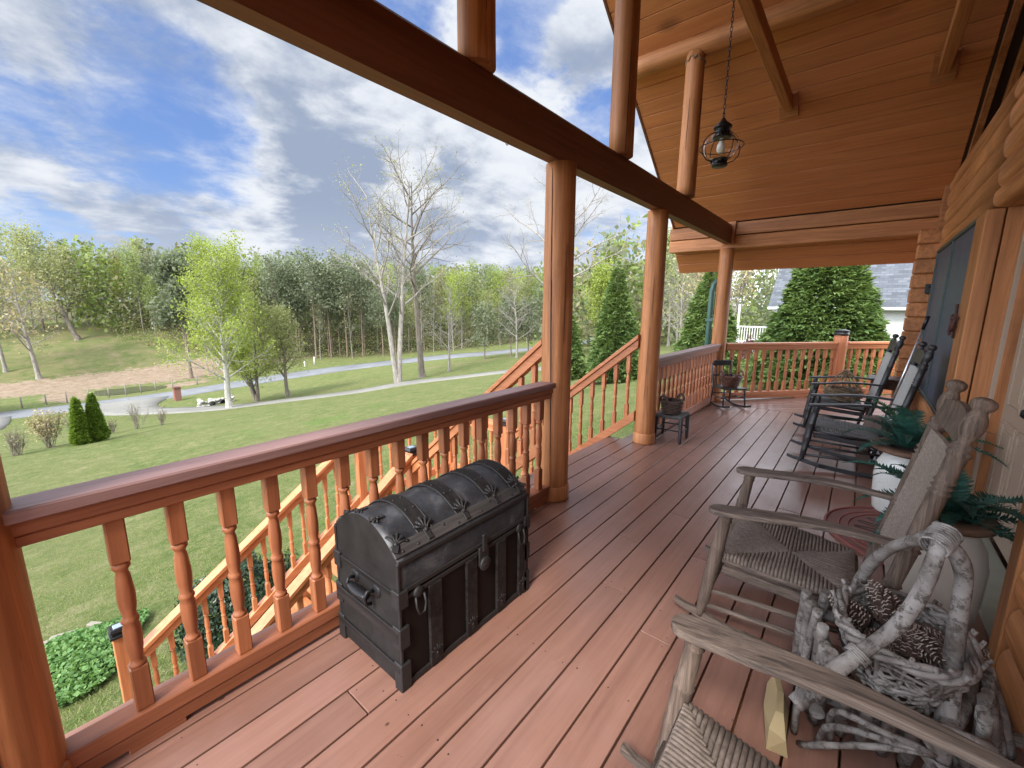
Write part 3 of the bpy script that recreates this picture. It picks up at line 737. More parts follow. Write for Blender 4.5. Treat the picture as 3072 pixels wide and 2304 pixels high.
# ------------------------------------------------------------------ gable roof over the porch
roof = thing('porch_roof', 'vaulted porch roof lined with orange stained boards', 'roof')
def ceil_z(x): return 3.0+.76*(7.9-x) if x >= 3.83 else 3.0+.76*(x+.24)
def make_roof():
    Y0, Y1 = -.66, 2.79; sl = math.atan(.76); yc = (Y0+Y1)/2
    for s in (1, -1):
        mb = MB(); L = 4.07/math.cos(sl); k = 0; d = .19
        xe = 7.9 if s > 0 else -.24
        while k*d < L+.02:
            t = k*d+d/2; x = xe - s*t*math.cos(sl); z = 3.0 + t*math.sin(sl)
            M = Matrix.Translation((x, yc+rnd.uniform(-.002, .002), z)) @ Matrix.Rotation(s*sl, 4, 'Y')
            mb.bbox((0, 0, .011), (d-.004, Y1-Y0, .02), .006, M); k += 1
        mb.build('ceiling_boards', CEILW, roof)
        mb = MB(); x0, x1 = xe+s*.3, 3.83
        q = [(x0, ceil_z(x0) if 0 else 3.0-.76*.3), (x1, 3.0+.76*4.07)]
        mb.add([(q[0][0], Y0-.6, q[0][1]+.03), (q[1][0], Y0-.6, q[1][1]+.03), (q[1][0], Y1-.005, q[1][1]+.03), (q[0][0], Y1-.005, q[0][1]+.03),
                (q[0][0], Y0-.6, q[0][1]+.2), (q[1][0], Y0-.6, q[1][1]+.2), (q[1][0], Y1-.005, q[1][1]+.2), (q[0][0], Y1-.005, q[0][1]+.2)],
               [(0, 1, 2, 3), (7, 6, 5, 4), (0, 4, 5, 1), (1, 5, 6, 2), (2, 6, 7, 3), (3, 7, 4, 0)])
        mb.build('roof_deck', plain('roof_underlay' if s > 0 else 'roof_underlay_b', (.08, .05, .04), .9), roof)
        mb = MB(); a = (q[0][0], Y1+.01, q[0][1]+.08); b = (q[1][0], Y1+.01, q[1][1]+.08)
        mb.add([(a[0], Y1, a[2]-.09), (b[0], Y1, b[2]-.09), (b[0], Y1, b[2]+.12), (a[0], Y1, a[2]+.12), (a[0], Y1+.03, a[2]-.09), (b[0], Y1+.03, b[2]-.09), (b[0], Y1+.03, b[2]+.12), (a[0], Y1+.03, a[2]+.12)],
               [(0, 1, 2, 3), (7, 6, 5, 4), (0, 4, 5, 1), (1, 5, 6, 2), (2, 6, 7, 3), (3, 7, 4, 0)])
        mb.build('rake_board', BX, roof)
    for x, r, dz in ((5.648, .115, .1), (1.956, .115, .1), (3.83, .12, .22)):
        mb = MB(); pts = [(x+.004*math.sin(i*1.7), y, ceil_z(x)-dz) for i, y in enumerate(np.linspace(-.9, 2.82, 12))]
        mb.tube(pts, [r*(1+.02*math.sin(i*2.1)) for i in range(12)], 24); mb.build('purlin_log', WY, roof)
    for y in (1.025, -.325):
        mb = MB(); mb.bbox((3.83, y, 4.05), (5.36, .095, .14), .005); o = mb.build('collar_tie', WX, roof)
        for s in (1, -1):
            pm = MB(); M = Matrix.Translation((3.83+s*2.69, y, 4.05)) @ Matrix.Rotation(s*sl, 4, 'Y'); pm.bbox((0, 0, -.012), (.3, .2, .03), .003, M)
            pm.build('mounting_plate', WY, o)
    mb = MB()
    for z0, z1 in ((2.58, 2.776), (2.79, 2.985)): m2 = MB(); m2.bbox((7.98, 1.12, (z0+z1)/2), (.16, 3.5, z1-z0), .008); m2.build('header_beam', WY, roof)
    mb.bbox((8.0, 2.43, 3.075), (.12, .86, .16), .006); mb.build('header_board', WY, roof)
    mb = MB(); mb.bbox((7.98, -.75, 2.9), (.5, .34, .62), .006); mb.build('header_block', WY, roof)
    # lower roof over the angled end of the porch
    mb = MB()
    a, b = Vector((8.06, 2.72)), Vector((8.5, 2.255)); ln = (b-a).length; ang = math.atan2(a.y-b.y, b.x-a.x)
    for i in range(3):
        c = a.lerp(b, (i+.5)/3); M = Matrix.Translation((c.x, 1.1, c.y)) @ Matrix.Rotation(ang, 4, 'Y')
        mb.bbox((0, 0, .012), (ln/3-.006, 3.5, .022), .009, M)
    mb.build('eave_soffit', CEILW, roof)
    mb = MB(); mb.add([(8.06, y, z) for y in (-.66, 2.86) for z in (2.75, 3.0)] + [(8.53, y, z) for y in (-.66, 2.86) for z in (2.29, 2.5)],
                      [(0, 1, 3, 2), (4, 6, 7, 5), (0, 2, 6, 4), (1, 5, 7, 3), (0, 4, 5, 1), (2, 3, 7, 6)])
    mb.build('eave_roof', BX, roof)
make_roof()

# ------------------------------------------------------------------ log house
house = thing('log_house', 'orange stained log house wall with recessed beige door and dark window', 'house')
YW = -.665
def log_wall(name, spans, mat=WX):
    """spans: (x0, x1, z0, z1): D shaped log courses .19 high"""
    mb = MB(); H = .19
    for x0, x1, z0, z1 in spans:
        n0 = round(z0/H); n1 = round(z1/H)
        for i in range(n0, n1):
            zb = max(z0, i*H) if i == n0 else i*H; zt = min(z1, (i+1)*H) if i == n1-1 else (i+1)*H
            prof = [(YW-.12, zb), (YW, zb)]
            for k in range(1, 8):
                a = PI*k/8; prof.append((YW+.048*math.sin(a)**.7, zb+(zt-zb)*(.5-.5*math.cos(a))))
            prof += [(YW, zt), (YW-.12, zt)]
            n = len(prof); sg = max(2, int((x1-x0)/.5)); xs = np.linspace(x0, x1, sg+1); vs = []
            for x in xs: vs += [(x, p[0]+.003*mnoise.noise((x*.9, i*7.0, 1)), p[1]) for p in prof]
            fs = [(j*n+k, (j+1)*n+k, (j+1)*n+(k+1) % n, j*n+(k+1) % n) for j in range(sg) for k in range(n)]
            mb.add(vs, fs, True); b = len(mb.v)-len(vs)
            for st in (0, sg):
                mb.f.append(tuple(b+st*n+k for k in range(n))[::(1 if st else -1)]); mb.m.append(0); mb.sm.append(False)
    return mb.build(name, mat, house)
log_wall('log_wall', [(5.13, 7.72, 0, .645), (4.73, 7.72, 2.335, 3.17), (7.67, 7.72, .645, 2.335), (-2.2, 2.56, 0, 3.17), (2.56, 4.73, 2.335, 3.17)])
def make_house():
    mb = MB()
    for i in range(14):
        zb = .02+i*.186
        if zb > 2.56: break
        mb.bbox((7.82, -.56+rnd.uniform(-.004, .004), zb+.09), (.16, .29, .18), .014)
    mb.box((7.84, -.57, 1.3), (.12, .25, 2.58)); mb.build('corner_log_ends', WX, house)
    for x, y, w in ((4.925, -.645, .39), (2.63, -.66, .12)): mb = MB(); mb.bbox((x, y, 1.165), (w, .095, 2.33), .006); mb.build('door_casing', WZ, house)
    for x, w in ((4.76, .06), (2.67, .06)): mb = MB(); mb.box((x, -.79, 1.165), (w, .18, 2.33)); mb.build('door_jamb', WZ, house)
    mb = MB(); mb.box((4.69, -.845, 1.165), (.05, .06, 2.32)); mb.build('door_stop', WZ, house)
    mb = MB(); mb.box((3.70, -.79, 2.36), (2.12, .2, .06)); mb.build('door_lintel', WX, house)
    mb = MB(); mb.bbox((4.70, -.815, 1.16), (.05, .045, 2.3), .003); mb.build('weather_strip', DOORP, house)
    for x0, x1 in ((3.72, 4.655), (2.76, 3.70)):
        dm = MB(); dm.box(((x0+x1)/2, -.89, 1.18), (x1-x0, .045, 2.26)); d = dm.build('door', DOORP, house)
        pm = MB()
        for zc, zh in ((.5, .62), (1.38, .9), (2.05, .28)):
            for xc in (x0+(x1-x0)*.29, x0+(x1-x0)*.71):
                w = (x1-x0)*.32
                for bx, bz, dx, dz in ((0, zh/2, w, .03), (0, -zh/2, w, .03), (w/2, 0, .03, zh+.03), (-w/2, 0, .03, zh+.03)):
                    pm.bbox((xc+bx, -.864, zc+bz), (dx, .014, dz), .004)
                pm.bbox((xc, -.864, zc), (w-.1, .012, zh-.1), .005)
        pm.build('raised_panel', DOORP, d)
    km = MB(); km.lathe([(.026, 0), (.026, .008), (.01, .012), (.01, .045), (.028, .055), (.03, .075), (.02, .088), (0, .09)], 16, Matrix.Translation((3.79, -.868, 1.0)) @ Matrix.Rotation(-PI/2, 4, 'X'))
    km.build('door_knob', IRON, house)
    mb = MB(); mb.bbox((3.70, -.76, .012), (2.06, .2, .022), .003); mb.build('door_sill', TRIMG, house)
    mb = MB(); mb.box((3.7, -1.05, 1.2), (2.3, .2, 2.5)); mb.build('door_backing', CREV, house)
    # big two panel window
    for x0, x1 in ((5.20, 6.40), (6.43, 7.66)): wt = MB(); wt.box(((x0+x1)/2, -.64, 1.49), (x1-x0, .03, 1.64)); wt.build('window_panel', SHUT, house)
    fm = MB()
    for x in (5.175, 6.415, 7.675): fm.bbox((x, -.628, 1.49), (.035, .045, 1.7), .004)
    for z in (.66, 2.325): fm.bbox((6.425, -.628, z), (2.53, .045, .035), .004)
    fm.build('window_frame', SHUTF, house)
    mb = MB(); mb.box((6.4, -.72, 1.49), (2.6, .1, 1.75)); mb.build('window_backing', CREV, house)
    # gable wall set back above the logs, with sloping trim
    mb = MB(); mb.bbox((2.75, -.74, 3.2), (10, .2, .05), .006); mb.build('wall_plate', WX, house)
    mb = MB(); mb.add([(-.3, -1.0, 3.1), (8.0, -1.0, 3.1), (3.83, -1.0, 6.2)], [(0, 2, 1)])
    mb.add([(-.3, -1.1, 3.1), (8.0, -1.1, 3.1), (3.83, -1.1, 6.2)], [(0, 1, 2)])
    mb.build('gable_wall', wood('gable_boards', (.1, .03, .012), (.2, .06, .022), 'Z', 20, .6, .2, 0), house)
    for s in (1, -1):
        for yy, dz, hh, tt in ((-.69, .0, .13, .05), (-.82, .05, .2, .04)):
            mb = MB(); xa, xb = (7.8, 3.9) if s > 0 else (-.14, 3.76)
            za, zb = ceil_z(xa)-dz, ceil_z(xb)-dz
            vs = [(xa, yy, za-hh), (xb, yy, zb-hh), (xb, yy, zb), (xa, yy, za)]; vs += [(p[0], yy-tt, p[2]) for p in vs]
            fs = [(0, 1, 2, 3), (7, 6, 5, 4), (0, 4, 5, 1), (1, 5, 6, 2), (2, 6, 7, 3), (3, 7, 4, 0)]
            mb.add(vs, fs); mb.build('rake_trim', WX, house)
    # rest of the house body, out of the picture
    mb = MB(); mb.box((2.4, -5.2, 1.6), (10.6, 8.2, 3.2)); mb.box((2.4, -4.6, -1.8), (10.6, 8.0, 3.3)); mb.build('house_body', WX, house)
make_house()
# things fixed on the wall
t = thing('outdoor_outlet', 'small black outlet box on the log corner', 'outlet box', (7.725, -.6, 1.87))
mb = MB(); mb.bbox((0, 0, 0), (.045, .09, .12), .006); mb.build('outlet_cover', BLKMETAL, t)
mb = MB(); mb.lathe([(.018, 0), (.018, .01), (0, .012)], 12, Matrix.Translation((-.022, 0, .02)) @ Matrix.Rotation(-PI/2, 4, 'Y')); mb.build('outlet_lid', IRON, t)
t = thing('iron_wall_ornament', 'rusty iron tool hanging on the window side trim', 'wall ornament', (5.06, -.585, 1.5))
RUST = plain('rusty_iron', (.085, .035, .03), .8, .2, .5, 40, .5)
mb = MB(); mb.tube([(0, 0, -.13), (0, .01, .15)], [.009, .011], 8); mb.build('rod', RUST, t)
mb = MB(); mb.tube([(-.07, .012, .045), (.0, .02, .03), (.11, .012, .055)], [.012, .018, .012], 8); mb.build('cross_bar', RUST, t)
mb = MB(); mb.tube([(.1, .012, .05), (.115, .014, -.01), (.085, .02, -.08), (.03, .02, -.1)], .011, 8); mb.tube([(-.05, .012, .04), (-.045, .02, -.03), (-.01, .02, -.07)], .011, 8); mb.bbox((.02, .018, 0), (.05, .025, .09), .006); mb.build('clamp', RUST, t)

# ------------------------------------------------------------------ railings
BAL = [(.0205, .888-.14-.165), (.026, .572), (.0265, .563), (.019, .552), (.017, .545), (.021, .528), (.0255, .47), (.0262, .445), (.0245, .41), (.0195, .375), (.0225, .368), (.0262, .36), (.0262, .352),
       (.0215, .345), (.0255, .325), (.0262, .29), (.0245, .25), (.0195, .205), (.018, .192), (.0235, .186), (.0262, .18), (.0255, .172), (.02, .172)]
def baluster_mesh(H=.748, w=.053, mat=RAILZ, name='baluster', bot=.172, top=.165):
    """square ends, turned middle; base at z 0"""
    mb = MB(); k = (H-bot-top)/(.748-.172-.165)
    mb.bbox((0, 0, bot/2), (w, w, bot), .004); mb.bbox((0, 0, H-top/2), (w, w, top), .004)
    prof = [(r*w/.053, bot+(z-.172)*k) for r, z in BAL][::-1]
    mb.lathe(prof, 14); return mb
def railing(label, p0, p1, n, first, step, group='turned baluster railings round the porch', mats=(RAILX, RAILZ), blocks=(), zb=.14):
    d = Vector((p1[0]-p0[0], p1[1]-p0[1])); L = d.length; rz = math.atan2(d.y, d.x)
    t = thing('porch_railing', label, 'railing', (p0[0], p0[1], 0), rz, group)
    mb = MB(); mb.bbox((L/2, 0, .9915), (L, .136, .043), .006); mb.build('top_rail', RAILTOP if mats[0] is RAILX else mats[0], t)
    mb = MB(); mb.bbox((L/2, 0, .9475), (L, .1, .045), .005); mb.bbox((L/2, 0, .9055), (L, .088, .035), .004); mb.build('sub_rail', mats[0], t)
    mb = MB(); mb.bbox((L/2, 0, .108), (L, .088, .064), .005); mb.bbox((L/2, 0, .047), (L, .08, .056), .004); mb.build('bottom_rail', mats[0], t)
    for b0, b1 in blocks: mb = MB(); mb.bbox(((b0+b1)/2, -.004, .008), (b1-b0, .07, .03), .003); mb.build('rail_block', mats[0], t)
    first_o = None
    for i in range(n):
        x = first+i*step
        if first_o is None: first_o = o = baluster_mesh(mat=mats[1]).build('baluster', mats[1], t, (x, 0, .14))
        else:
            o = first_o.copy(); COL.objects.link(o); o.location = (x, 0, .14)
        o.rotation_euler = (0, 0, rnd.choice((0, PI/2, PI)))
    return t
railing('long dark topped porch railing right behind the dome top trunk', (-.085, YP), (XM-.09, YP), 16, .245, .165, blocks=((.18, .35), (1.4, 1.55), (2.65, 2.77)))
railing('porch railing behind the black stool, between two round posts', (X2+.09, YP), (XF-.085, YP), 18, .16, .1588, blocks=((1.3, 1.45),))
u = Vector((.735, -.678)).normalized(); pa = Vector((7.95, 1.84)); pb = Vector((9.83, .29))
railing('sunlit end railing behind the child rocking chair, up to the capped post', tuple(pa+u*.05), tuple(pb-u*.1), 14, .15, .162, mats=(STX, STZ), blocks=((1.5, 1.75),))
railing('sunlit end railing right of the capped post, behind the black rockers', tuple(pb+u*.1), tuple(pb+u*1.5), 8, .14, .162, mats=(STX, STZ))
t = thing('capped_post', 'short orange log post with a round black solar cap', 'post', (pb.x, pb.y, 0))
mb = MB(); mb.lathe([(.118, 0), (.112, .3), (.108, .95), (.107, 1.13), (.1, 1.14)], 28); mb.build('shaft', STZ, t)
mb = MB(); mb.lathe([(.1, 1.135), (.118, 1.14), (.118, 1.17), (.108, 1.175), (.104, 1.2), (.116, 1.205), (.116, 1.222), (.05, 1.24), (0, 1.242)], 24); mb.build('solar_cap', BLKMETAL, t)

# ------------------------------------------------------------------ stairs
ZL = -1.46
st = thing('porch_stairs', 'orange wooden stairs going down beside the porch to the lawn', 'stairs')
def make_stairs():
    N1 = 8; dz = -ZL/N1; dy = (4.06-2.34)/(N1-1)
    for i in range(1, N1):
        mb = MB(); z = -dz*i; y = 2.34+dy*(i-1)
        mb.bbox((3.85, y+dy/2+.01, z-.018), (1.68, dy+.03, .036), .004); o = mb.build('tread', STX, st)
        if i == 0: pass
    for x in (2.98, 4.72):
        mb = MB(); mb.add([(x-.02, 2.3, -.02), (x-.02, 4.1, ZL-.02), (x-.02, 4.1, ZL-.28), (x-.02, 2.3, -.3), (x+.02, 2.3, -.02), (x+.02, 4.1, ZL-.02), (x+.02, 4.1, ZL-.28), (x+.02, 2.3, -.3)],
               [(0, 3, 2, 1), (4, 5, 6, 7), (0, 1, 5, 4), (1, 2, 6, 5), (2, 3, 7, 6), (3, 0, 4, 7)]); mb.build('stringer', STY, st)
    mb = MB(); y = 4.06
    while y < 5.32: mb.bbox((3.85, y+.075, ZL-.018), (1.86, .145, .036), .004); y += .15
    mb.box((3.85, 4.7, ZL-.14), (1.8, 1.2, .2))
    for x in (2.98, 4.72):
        for yy in (4.1, 5.25): mb.box((x, yy, ZL-1.3), (.12, .12, 2.4))
    mb.build('landing', STX, st)
    N2 = 10; dz2 = .183; dx = .27
    for i in range(1, N2):
        mb = MB(); z = ZL-dz2*i; x = 2.93-dx*(i-1)
        mb.bbox((x-dx/2-.01, 4.67, z-.018), (dx+.03, 1.2, .036), .004); mb.build('tread', STY, st)
    for y in (4.05, 5.29):
        mb = MB(); xa, xb = 2.93, 2.93-dx*9.2; za, zb = ZL-.02, ZL-.02-dz2*9.2
        mb.add([(xa, y-.02, za), (xb, y-.02, zb), (xb, y-.02, zb-.28), (xa, y-.02, za-.28), (xa, y+.02, za), (xb, y+.02, zb), (xb, y+.02, zb-.28), (xa, y+.02, za-.28)],
               [(0, 1, 2, 3), (7, 6, 5, 4), (0, 4, 5, 1), (1, 5, 6, 2), (2, 6, 7, 3), (3, 7, 4, 0)]); mb.build('stringer', STX, st)
make_stairs()
def newel(x, y, ztop, zbot, label):
    t = thing('newel_post', label, 'post', (x, y, zbot), group='square stair posts with black solar caps')
    h = ztop-zbot-.09
    mb = MB(); mb.bbox((0, 0, h/2), (.11, .11, h), .005); mb.build('shaft', STZ, t)
    mb = MB(); mb.bbox((0, 0, h+.012), (.15, .15, .03), .004); mb.bbox((0, 0, h+.045), (.115, .115, .04), .003); mb.box((0, 0, h+.078), (.14, .14, .026), taper=.82); mb.build('solar_cap', BLKMETAL, t)
    g = MB(); g.bbox((0, 0, h+.093), (.075, .075, .006), .002); g.build('solar_cell', plain('solar_cell', (.25, .3, .36), .12, .2, .1, 20, 0) if 'solar_cell' not in bpy.data.materials else bpy.data.materials['solar_cell'], t)
newel(3.0, 4.06, -.08, ZL, 'square capped post at the inner corner of the stair landing, behind the trunk lid')
newel(4.7, 4.0, -.06, ZL, 'square capped post seen just left of the cracked log post, by the landing')
newel(3.0, 5.25, -.05, ZL-.3, 'square capped post on the outer edge of the stair landing, hidden mostly by balusters')
newel(4.7, 5.25, -.05, ZL-.3, 'square capped post at the far outer corner of the stair landing')
newel(.43, 4.02, -1.46, -3.3, 'square capped post at the stair foot, lowest one beside the porch')
newel(.35, 5.25, -1.48, -3.4, 'square capped post at the stair foot, beside the green ground cover')
def stair_rail(label, a, b, n, drop=.97, f0=.06, f1=.94, mat=STY, w=.09):
    """a, b: ends of the top line"""
    a = Vector(a); b = Vector(b); t = thing('stair_railing', label, 'railing', (a.x, a.y, a.z), group='stair railings with turned balusters')
    d = b-a; hx = Vector((d.x, d.y, 0)); rz = math.atan2(d.y, d.x); L = hx.length; k = d.z/L; t.rotation_euler = (0, 0, rz)
    def sl(name, z0, z1, ww, off=0):
        m = MB(); m.add([(0, -ww/2, z0), (L, -ww/2, z0+k*L), (L, ww/2, z0+k*L), (0, ww/2, z0), (0, -ww/2, z1), (L, -ww/2, z1+k*L), (L, ww/2, z1+k*L), (0, ww/2, z1)],
              [(3, 2, 1, 0), (4, 5, 6, 7), (0, 1, 5, 4), (1, 2, 6, 5), (2, 3, 7, 6), (3, 0, 4, 7)]); return m.build(name, STX, t, bevel=.004)
    sl('top_rail', -.05, 0, .13); sl('sub_rail', -.15, -.052, w); sl('bottom_rail', -drop-.06, -drop+.06, w*.95)
    o0 = None
    for i in range(n):
        x = L*(f0+(f1-f0)*i/max(1, n-1)); H = drop-.06-.13
        if o0 is None: o0 = o = baluster_mesh(H, .048, STZ, bot=.17, top=.2).build('baluster', STZ, t)
        else:
            o = o0.copy(); COL.objects.link(o)
        o.location = (x, 0, k*x-drop+.045)
stair_rail('stair railing rising to the post beside the stool, lawn behind it', (4.75, 1.99, 1.30), (4.71, 3.94, -.30), 12)
stair_rail('stair railing rising to the cracked post above the long railing', (3.0, 2.1, 1.34), (3.0, 4.0, -.24), 12)
stair_rail('lower stair railing nearest the porch, descending toward the camera', (2.95, 4.03, -.13), (.48, 4.02, -1.83), 15, mat=STX)
stair_rail('lower stair railing farther from the porch, with the dark boxwood behind', (2.95, 5.25, -.13), (.41, 5.25, -1.85), 15, mat=STX)
stair_rail('level railing on the end of the stair landing', (4.7, 4.06, -.14), (4.7, 5.2, -.14), 7)
stair_rail('level railing along the outer edge of the stair landing', (3.06, 5.25, -.14), (4.64, 5.25, -.14), 9, mat=STX)
t = thing('downspout', 'dark green metal downspout beside the far log post', 'downspout', (8.22, 2.16, 0))
mb = MB(); mb.tube([(0, 0, -1.4), (0, 0, 1.9), (.02, -.02, 2.02), (.06, -.07, 2.1), (.14, -.18, 2.16)], .05, 12); mb.build('pipe', GREENP, t)
mb = MB(); mb.bbox((0, 0, 1.4), (.12, .12, .05), .004); mb.build('pipe_strap', GREENP, t)

# ------------------------------------------------------------------ hanging lantern
def make_lantern():
    t = thing('hanging_lantern', 'black onion lantern with seeded glass hanging on a chain', 'lantern', (3.83, 1.035, 2.71))
    mb = MB(); z = .385; i = 0
    while z < 1.30:
        pts = []
        for a in np.linspace(0, 2*PI, 13):
            x = .0085*math.sin(a); zz = .021*math.cos(a)
            pts.append((x, 0, z+.02+zz) if i % 2 == 0 else (0, x, z+.02+zz))
        mb.tube(pts, .0026, 5, False); z += .033; i += 1
    mb.build('chain', BLKMETAL, t)
    mb = MB(); mb.tube([(.022*math.sin(a), 0, .375+.022*math.cos(a)) for a in np.linspace(0, 2*PI, 17)], .0035, 6); mb.build('top_ring', BLKMETAL, t)
    mb = MB(); mb.lathe([(.0, .36), (.012, .352), (.03, .325), (.068, .292), (.066, .282), (.05, .28), (.046, .262), (.058, .256), (.058, .246), (.05, .24), (.07, .222), (.07, .212), (.055, .21)], 20); mb.build('cap', BLKMETAL, t)
    mb = MB(); prof = []
    for i in range(15):
        a = PI*(.17+.66*i/14); prof.append((.128*math.sin(a), .15-.095*math.cos(a)/math.cos(.17*PI)))
    mb.lathe(prof, 28, cap=False); g = mb.build('glass_globe', GLASS, t); s = g.modifiers.new('thick', 'SOLIDIFY'); s.thickness = .003
    mb = MB(); mb.lathe([(.0, 0), (.05, 0), (.058, .006), (.058, .02), (.052, .024), (.054, .05), (.062, .056), (.05, .06)], 20); mb.build('base', BLKMETAL, t)
    mb = MB()
    for k in range(4):
        a = PI/4+k*PI/2; c, s = math.cos(a), math.sin(a)
        mb.tube([(c*r, s*r, z) for r, z in ((.05, .235), (.062, .25), (.1, .235), (.14, .19), (.158, .14), (.15, .09), (.115, .05), (.06, .03))], .004, 6)
    for z, r in ((.145, .160),): mb.tube([(r*math.cos(a), r*math.sin(a), z) for a in np.linspace(0, 2*PI, 33)], .004, 6)
    mb.build('cage', BLKMETAL, t)
    mb = MB(); mb.lathe([(.014, .215), (.016, .19), (.03, .16), (.033, .13), (.025, .105), (0, .095)], 16); mb.build('bulb', BULB, t)
make_lantern()
# ------------------------------------------------------------------ dome top trunk (local: x along length, front faces -y)
def make_trunk():
    L, D, HF, RISE = .85, .485, .60, .125
    t = thing('steamer_trunk', 'old black dome top trunk with iron straps on the deck', 'trunk', (1.312, 1.561, .0))
    hz = .435                                       # lid seam
    mb = MB(); mb.bbox((0, 0, .015+(hz-.015)/2), (L, D, hz-.018), .006)
    mb.build('box_body', [TFRONT], t)
    def dome(y, off=0):                              # height of the lid over the width
        return HF-.012 + RISE*max(0, 1-(abs(y)/(D/2))**2.1) + off
    # lid: sides and arched top
    mb = MB(); ys = np.linspace(-D/2, D/2, 25); prof = [(-D/2, hz+.004)] + [(y, dome(y)) for y in ys] + [(D/2, hz+.004)]
    n = len(prof); vs = []; xs = np.linspace(-L/2, L/2, 22)
    for x in xs: vs += [(x, p[0], p[1]+.003*mnoise.noise((x*5, p[0]*5, 2))) for p in prof]
    fs = [(i*n+k, (i+1)*n+k, (i+1)*n+k+1, i*n+k+1) for i in range(len(xs)-1) for k in range(n-1)]
    mb.add(vs, fs, True); mb.mi = 1
    mb.f += [tuple(range(n)), tuple(range((len(xs)-1)*n, len(xs)*n))[::-1]]; mb.m += [1, 1]; mb.sm += [False, False]
    mb.build('lid', [TMET, TEND], t)
    for sx in (-1, 1):
        mb = MB(); mb.bbox((sx*(L/2+.001), 0, hz/2), (.006, D-.02, hz-.03), .002); mb.build('end_panel', TEND, t)
    # bent slats over the dome with raised edges, and long slats front and back
    for x in (-.245, -.02, .195, .375):
        mb = MB(); w = .075; yy = np.linspace(-D/2+.02, D/2-.02, 20)
        for lo, hi, wd in ((0, .011, w),):
            v = []
            for y in yy: v += [(x-wd/2, y, dome(y)+lo-.004), (x+wd/2, y, dome(y)+lo-.004), (x+wd/2, y, dome(y)+hi), (x-wd/2, y, dome(y)+hi)]
            f = []
            for i in range(len(yy)-1):
                b = i*4; f += [(b+k, b+(k+1) % 4, b+4+(k+1) % 4, b+4+k) for k in range(4)]
            f += [(3, 2, 1, 0), tuple(range(len(v)-4, len(v)))]
            mb.add(v, [q[::-1] for q in f])
        s = mb.build('bent_slat', TSLATY, t)
        rv = MB()
        for sx in (-1, 1):
            rv.tube([(x+sx*w/2, y, dome(y)+.008) for y in yy], .0045, 5)
            for y in np.linspace(-D/2+.06, D/2-.05, 5): rv.ball((x+sx*.02, y, dome(y)+.012), .0065, 8, 5, (1, 1, .7))
        rv.build('slat_edging', TIRON, s)
    for y in (-D/2+.03, D/2-.03):
        mb = MB(); z = dome(y); a = math.atan2(dome(y+.01)-dome(y-.01), .02)
        M = Matrix.Translation((0, y, z+.004)) @ Matrix.Rotation(a, 4, 'X'); mb.bbox((0, 0, 0), (L+.004, .058, .014), .003, M); s = mb.build('long_slat', TSLAT, t)
        rv = MB()
        for x in np.linspace(-L/2+.04, L/2-.04, 11): rv.ball((0, 0, 0), .0065, 8, 5, (1, 1, .7), M @ Matrix.Translation((x, .012*(-1)**int(x*97), .008)))
        rv.build('slat_rivets', TIRON, s)
    # fan shaped iron clasps where slats meet the front edge
    def fan(M, s=1.0):
        mb = MB(); s *= .8
        for k in range(5):
            a = R(-64+32*k); r = .052*s*(1 if k % 2 == 0 else .86)
            mb.tube([(0, -.012*s, 0), (r*.5*math.sin(a), r*.5*math.cos(a), .001), (r*math.sin(a), r*math.cos(a), 0)], [.005*s, .006*s, .0085*s], 5, True, True, M)
            mb.ball((r*math.sin(a), r*math.cos(a), .002), .0095*s, 7, 5, (1, 1, .5), M)
        mb.bbox((0, -.028*s, 0), (.03*s, .06*s, .005), .001, M); mb.ball((0, -.01*s, .003), .012*s, 8, 5, (1, 1, .6), M); return mb
    for x in (-.245, -.02, .195, .375):
        y = -D/2+.058; a = math.atan2(dome(y+.01)-dome(y-.01), .02)
        fan(Matrix.Translation((x, y-.01, dome(y)+.012)) @ Matrix.Rotation(a, 4, 'X'), 1.15).build('iron_clasp', TIRON, t)
        fan(Matrix.Translation((x, -D/2-.006, .36)) @ Matrix.Rotation(PI/2, 4, 'X') @ Matrix.Rotation(PI, 4, 'Z'), .8).build('iron_clasp', TIRON, t)
        fan(Matrix.Translation((x, -D/2-.012, .075)) @ Matrix.Rotation(PI/2, 4, 'X'), .75).build('iron_clasp', TIRON, t)
    for x, s in ((-L/2+.012, 1), (L/2-.012, -1)):
        y = -D/2+.05; fan(Matrix.Translation((x+s*.02, y, dome(y)+.012)) @ Matrix.Rotation(R(20), 4, 'X') @ Matrix.Rotation(R(-40*s), 4, 'Z'), 1.1).build('corner_clasp', TIRON, t)
    for y, sc in ((-.06, .8), (.06, .7), (.15, .75)):
        fan(Matrix.Translation((-L/2+.03, y, dome(y)+.005)) @ Matrix.Rotation(R(-90), 4, 'Z') @ Matrix.Rotation(PI, 4, 'Z'), sc).build('corner_clasp', TIRON, t)
    # front: upright slats, lid band, lock, loops
    for x in (-.245, -.02, .195, .375):
        mb = MB(); mb.bbox((x, -D/2-.006, .215), (.072, .016, .4), .003); mb.build('front_slat', TSLATY, t)
    for z, h in ((hz-.012, .022), (hz+.02, .022), (.02, .03), (HF-.015, .02)):
        for sy in (-1, 1):
            mb = MB(); mb.bbox((0, sy*(D/2+.003), z), (L+.006, .01, h), .003); mb.build('iron_band', TIRON, t)
    for sx in (-1, 1):
        for sy in (-1, 1):
            mb = MB()
            for z0, z1 in ((.0, .13), (.2, .3), (hz-.05, hz+.03)): mb.bbox((sx*(L/2-.012), sy*(D/2-.012), (z0+z1)/2), (.052, .052, z1-z0), .004)
            mb.bbox((sx*(L/2), sy*(D/2-.0), .3), (.014, .014, .58), .003); mb.build('corner_guard', TIRON, t)
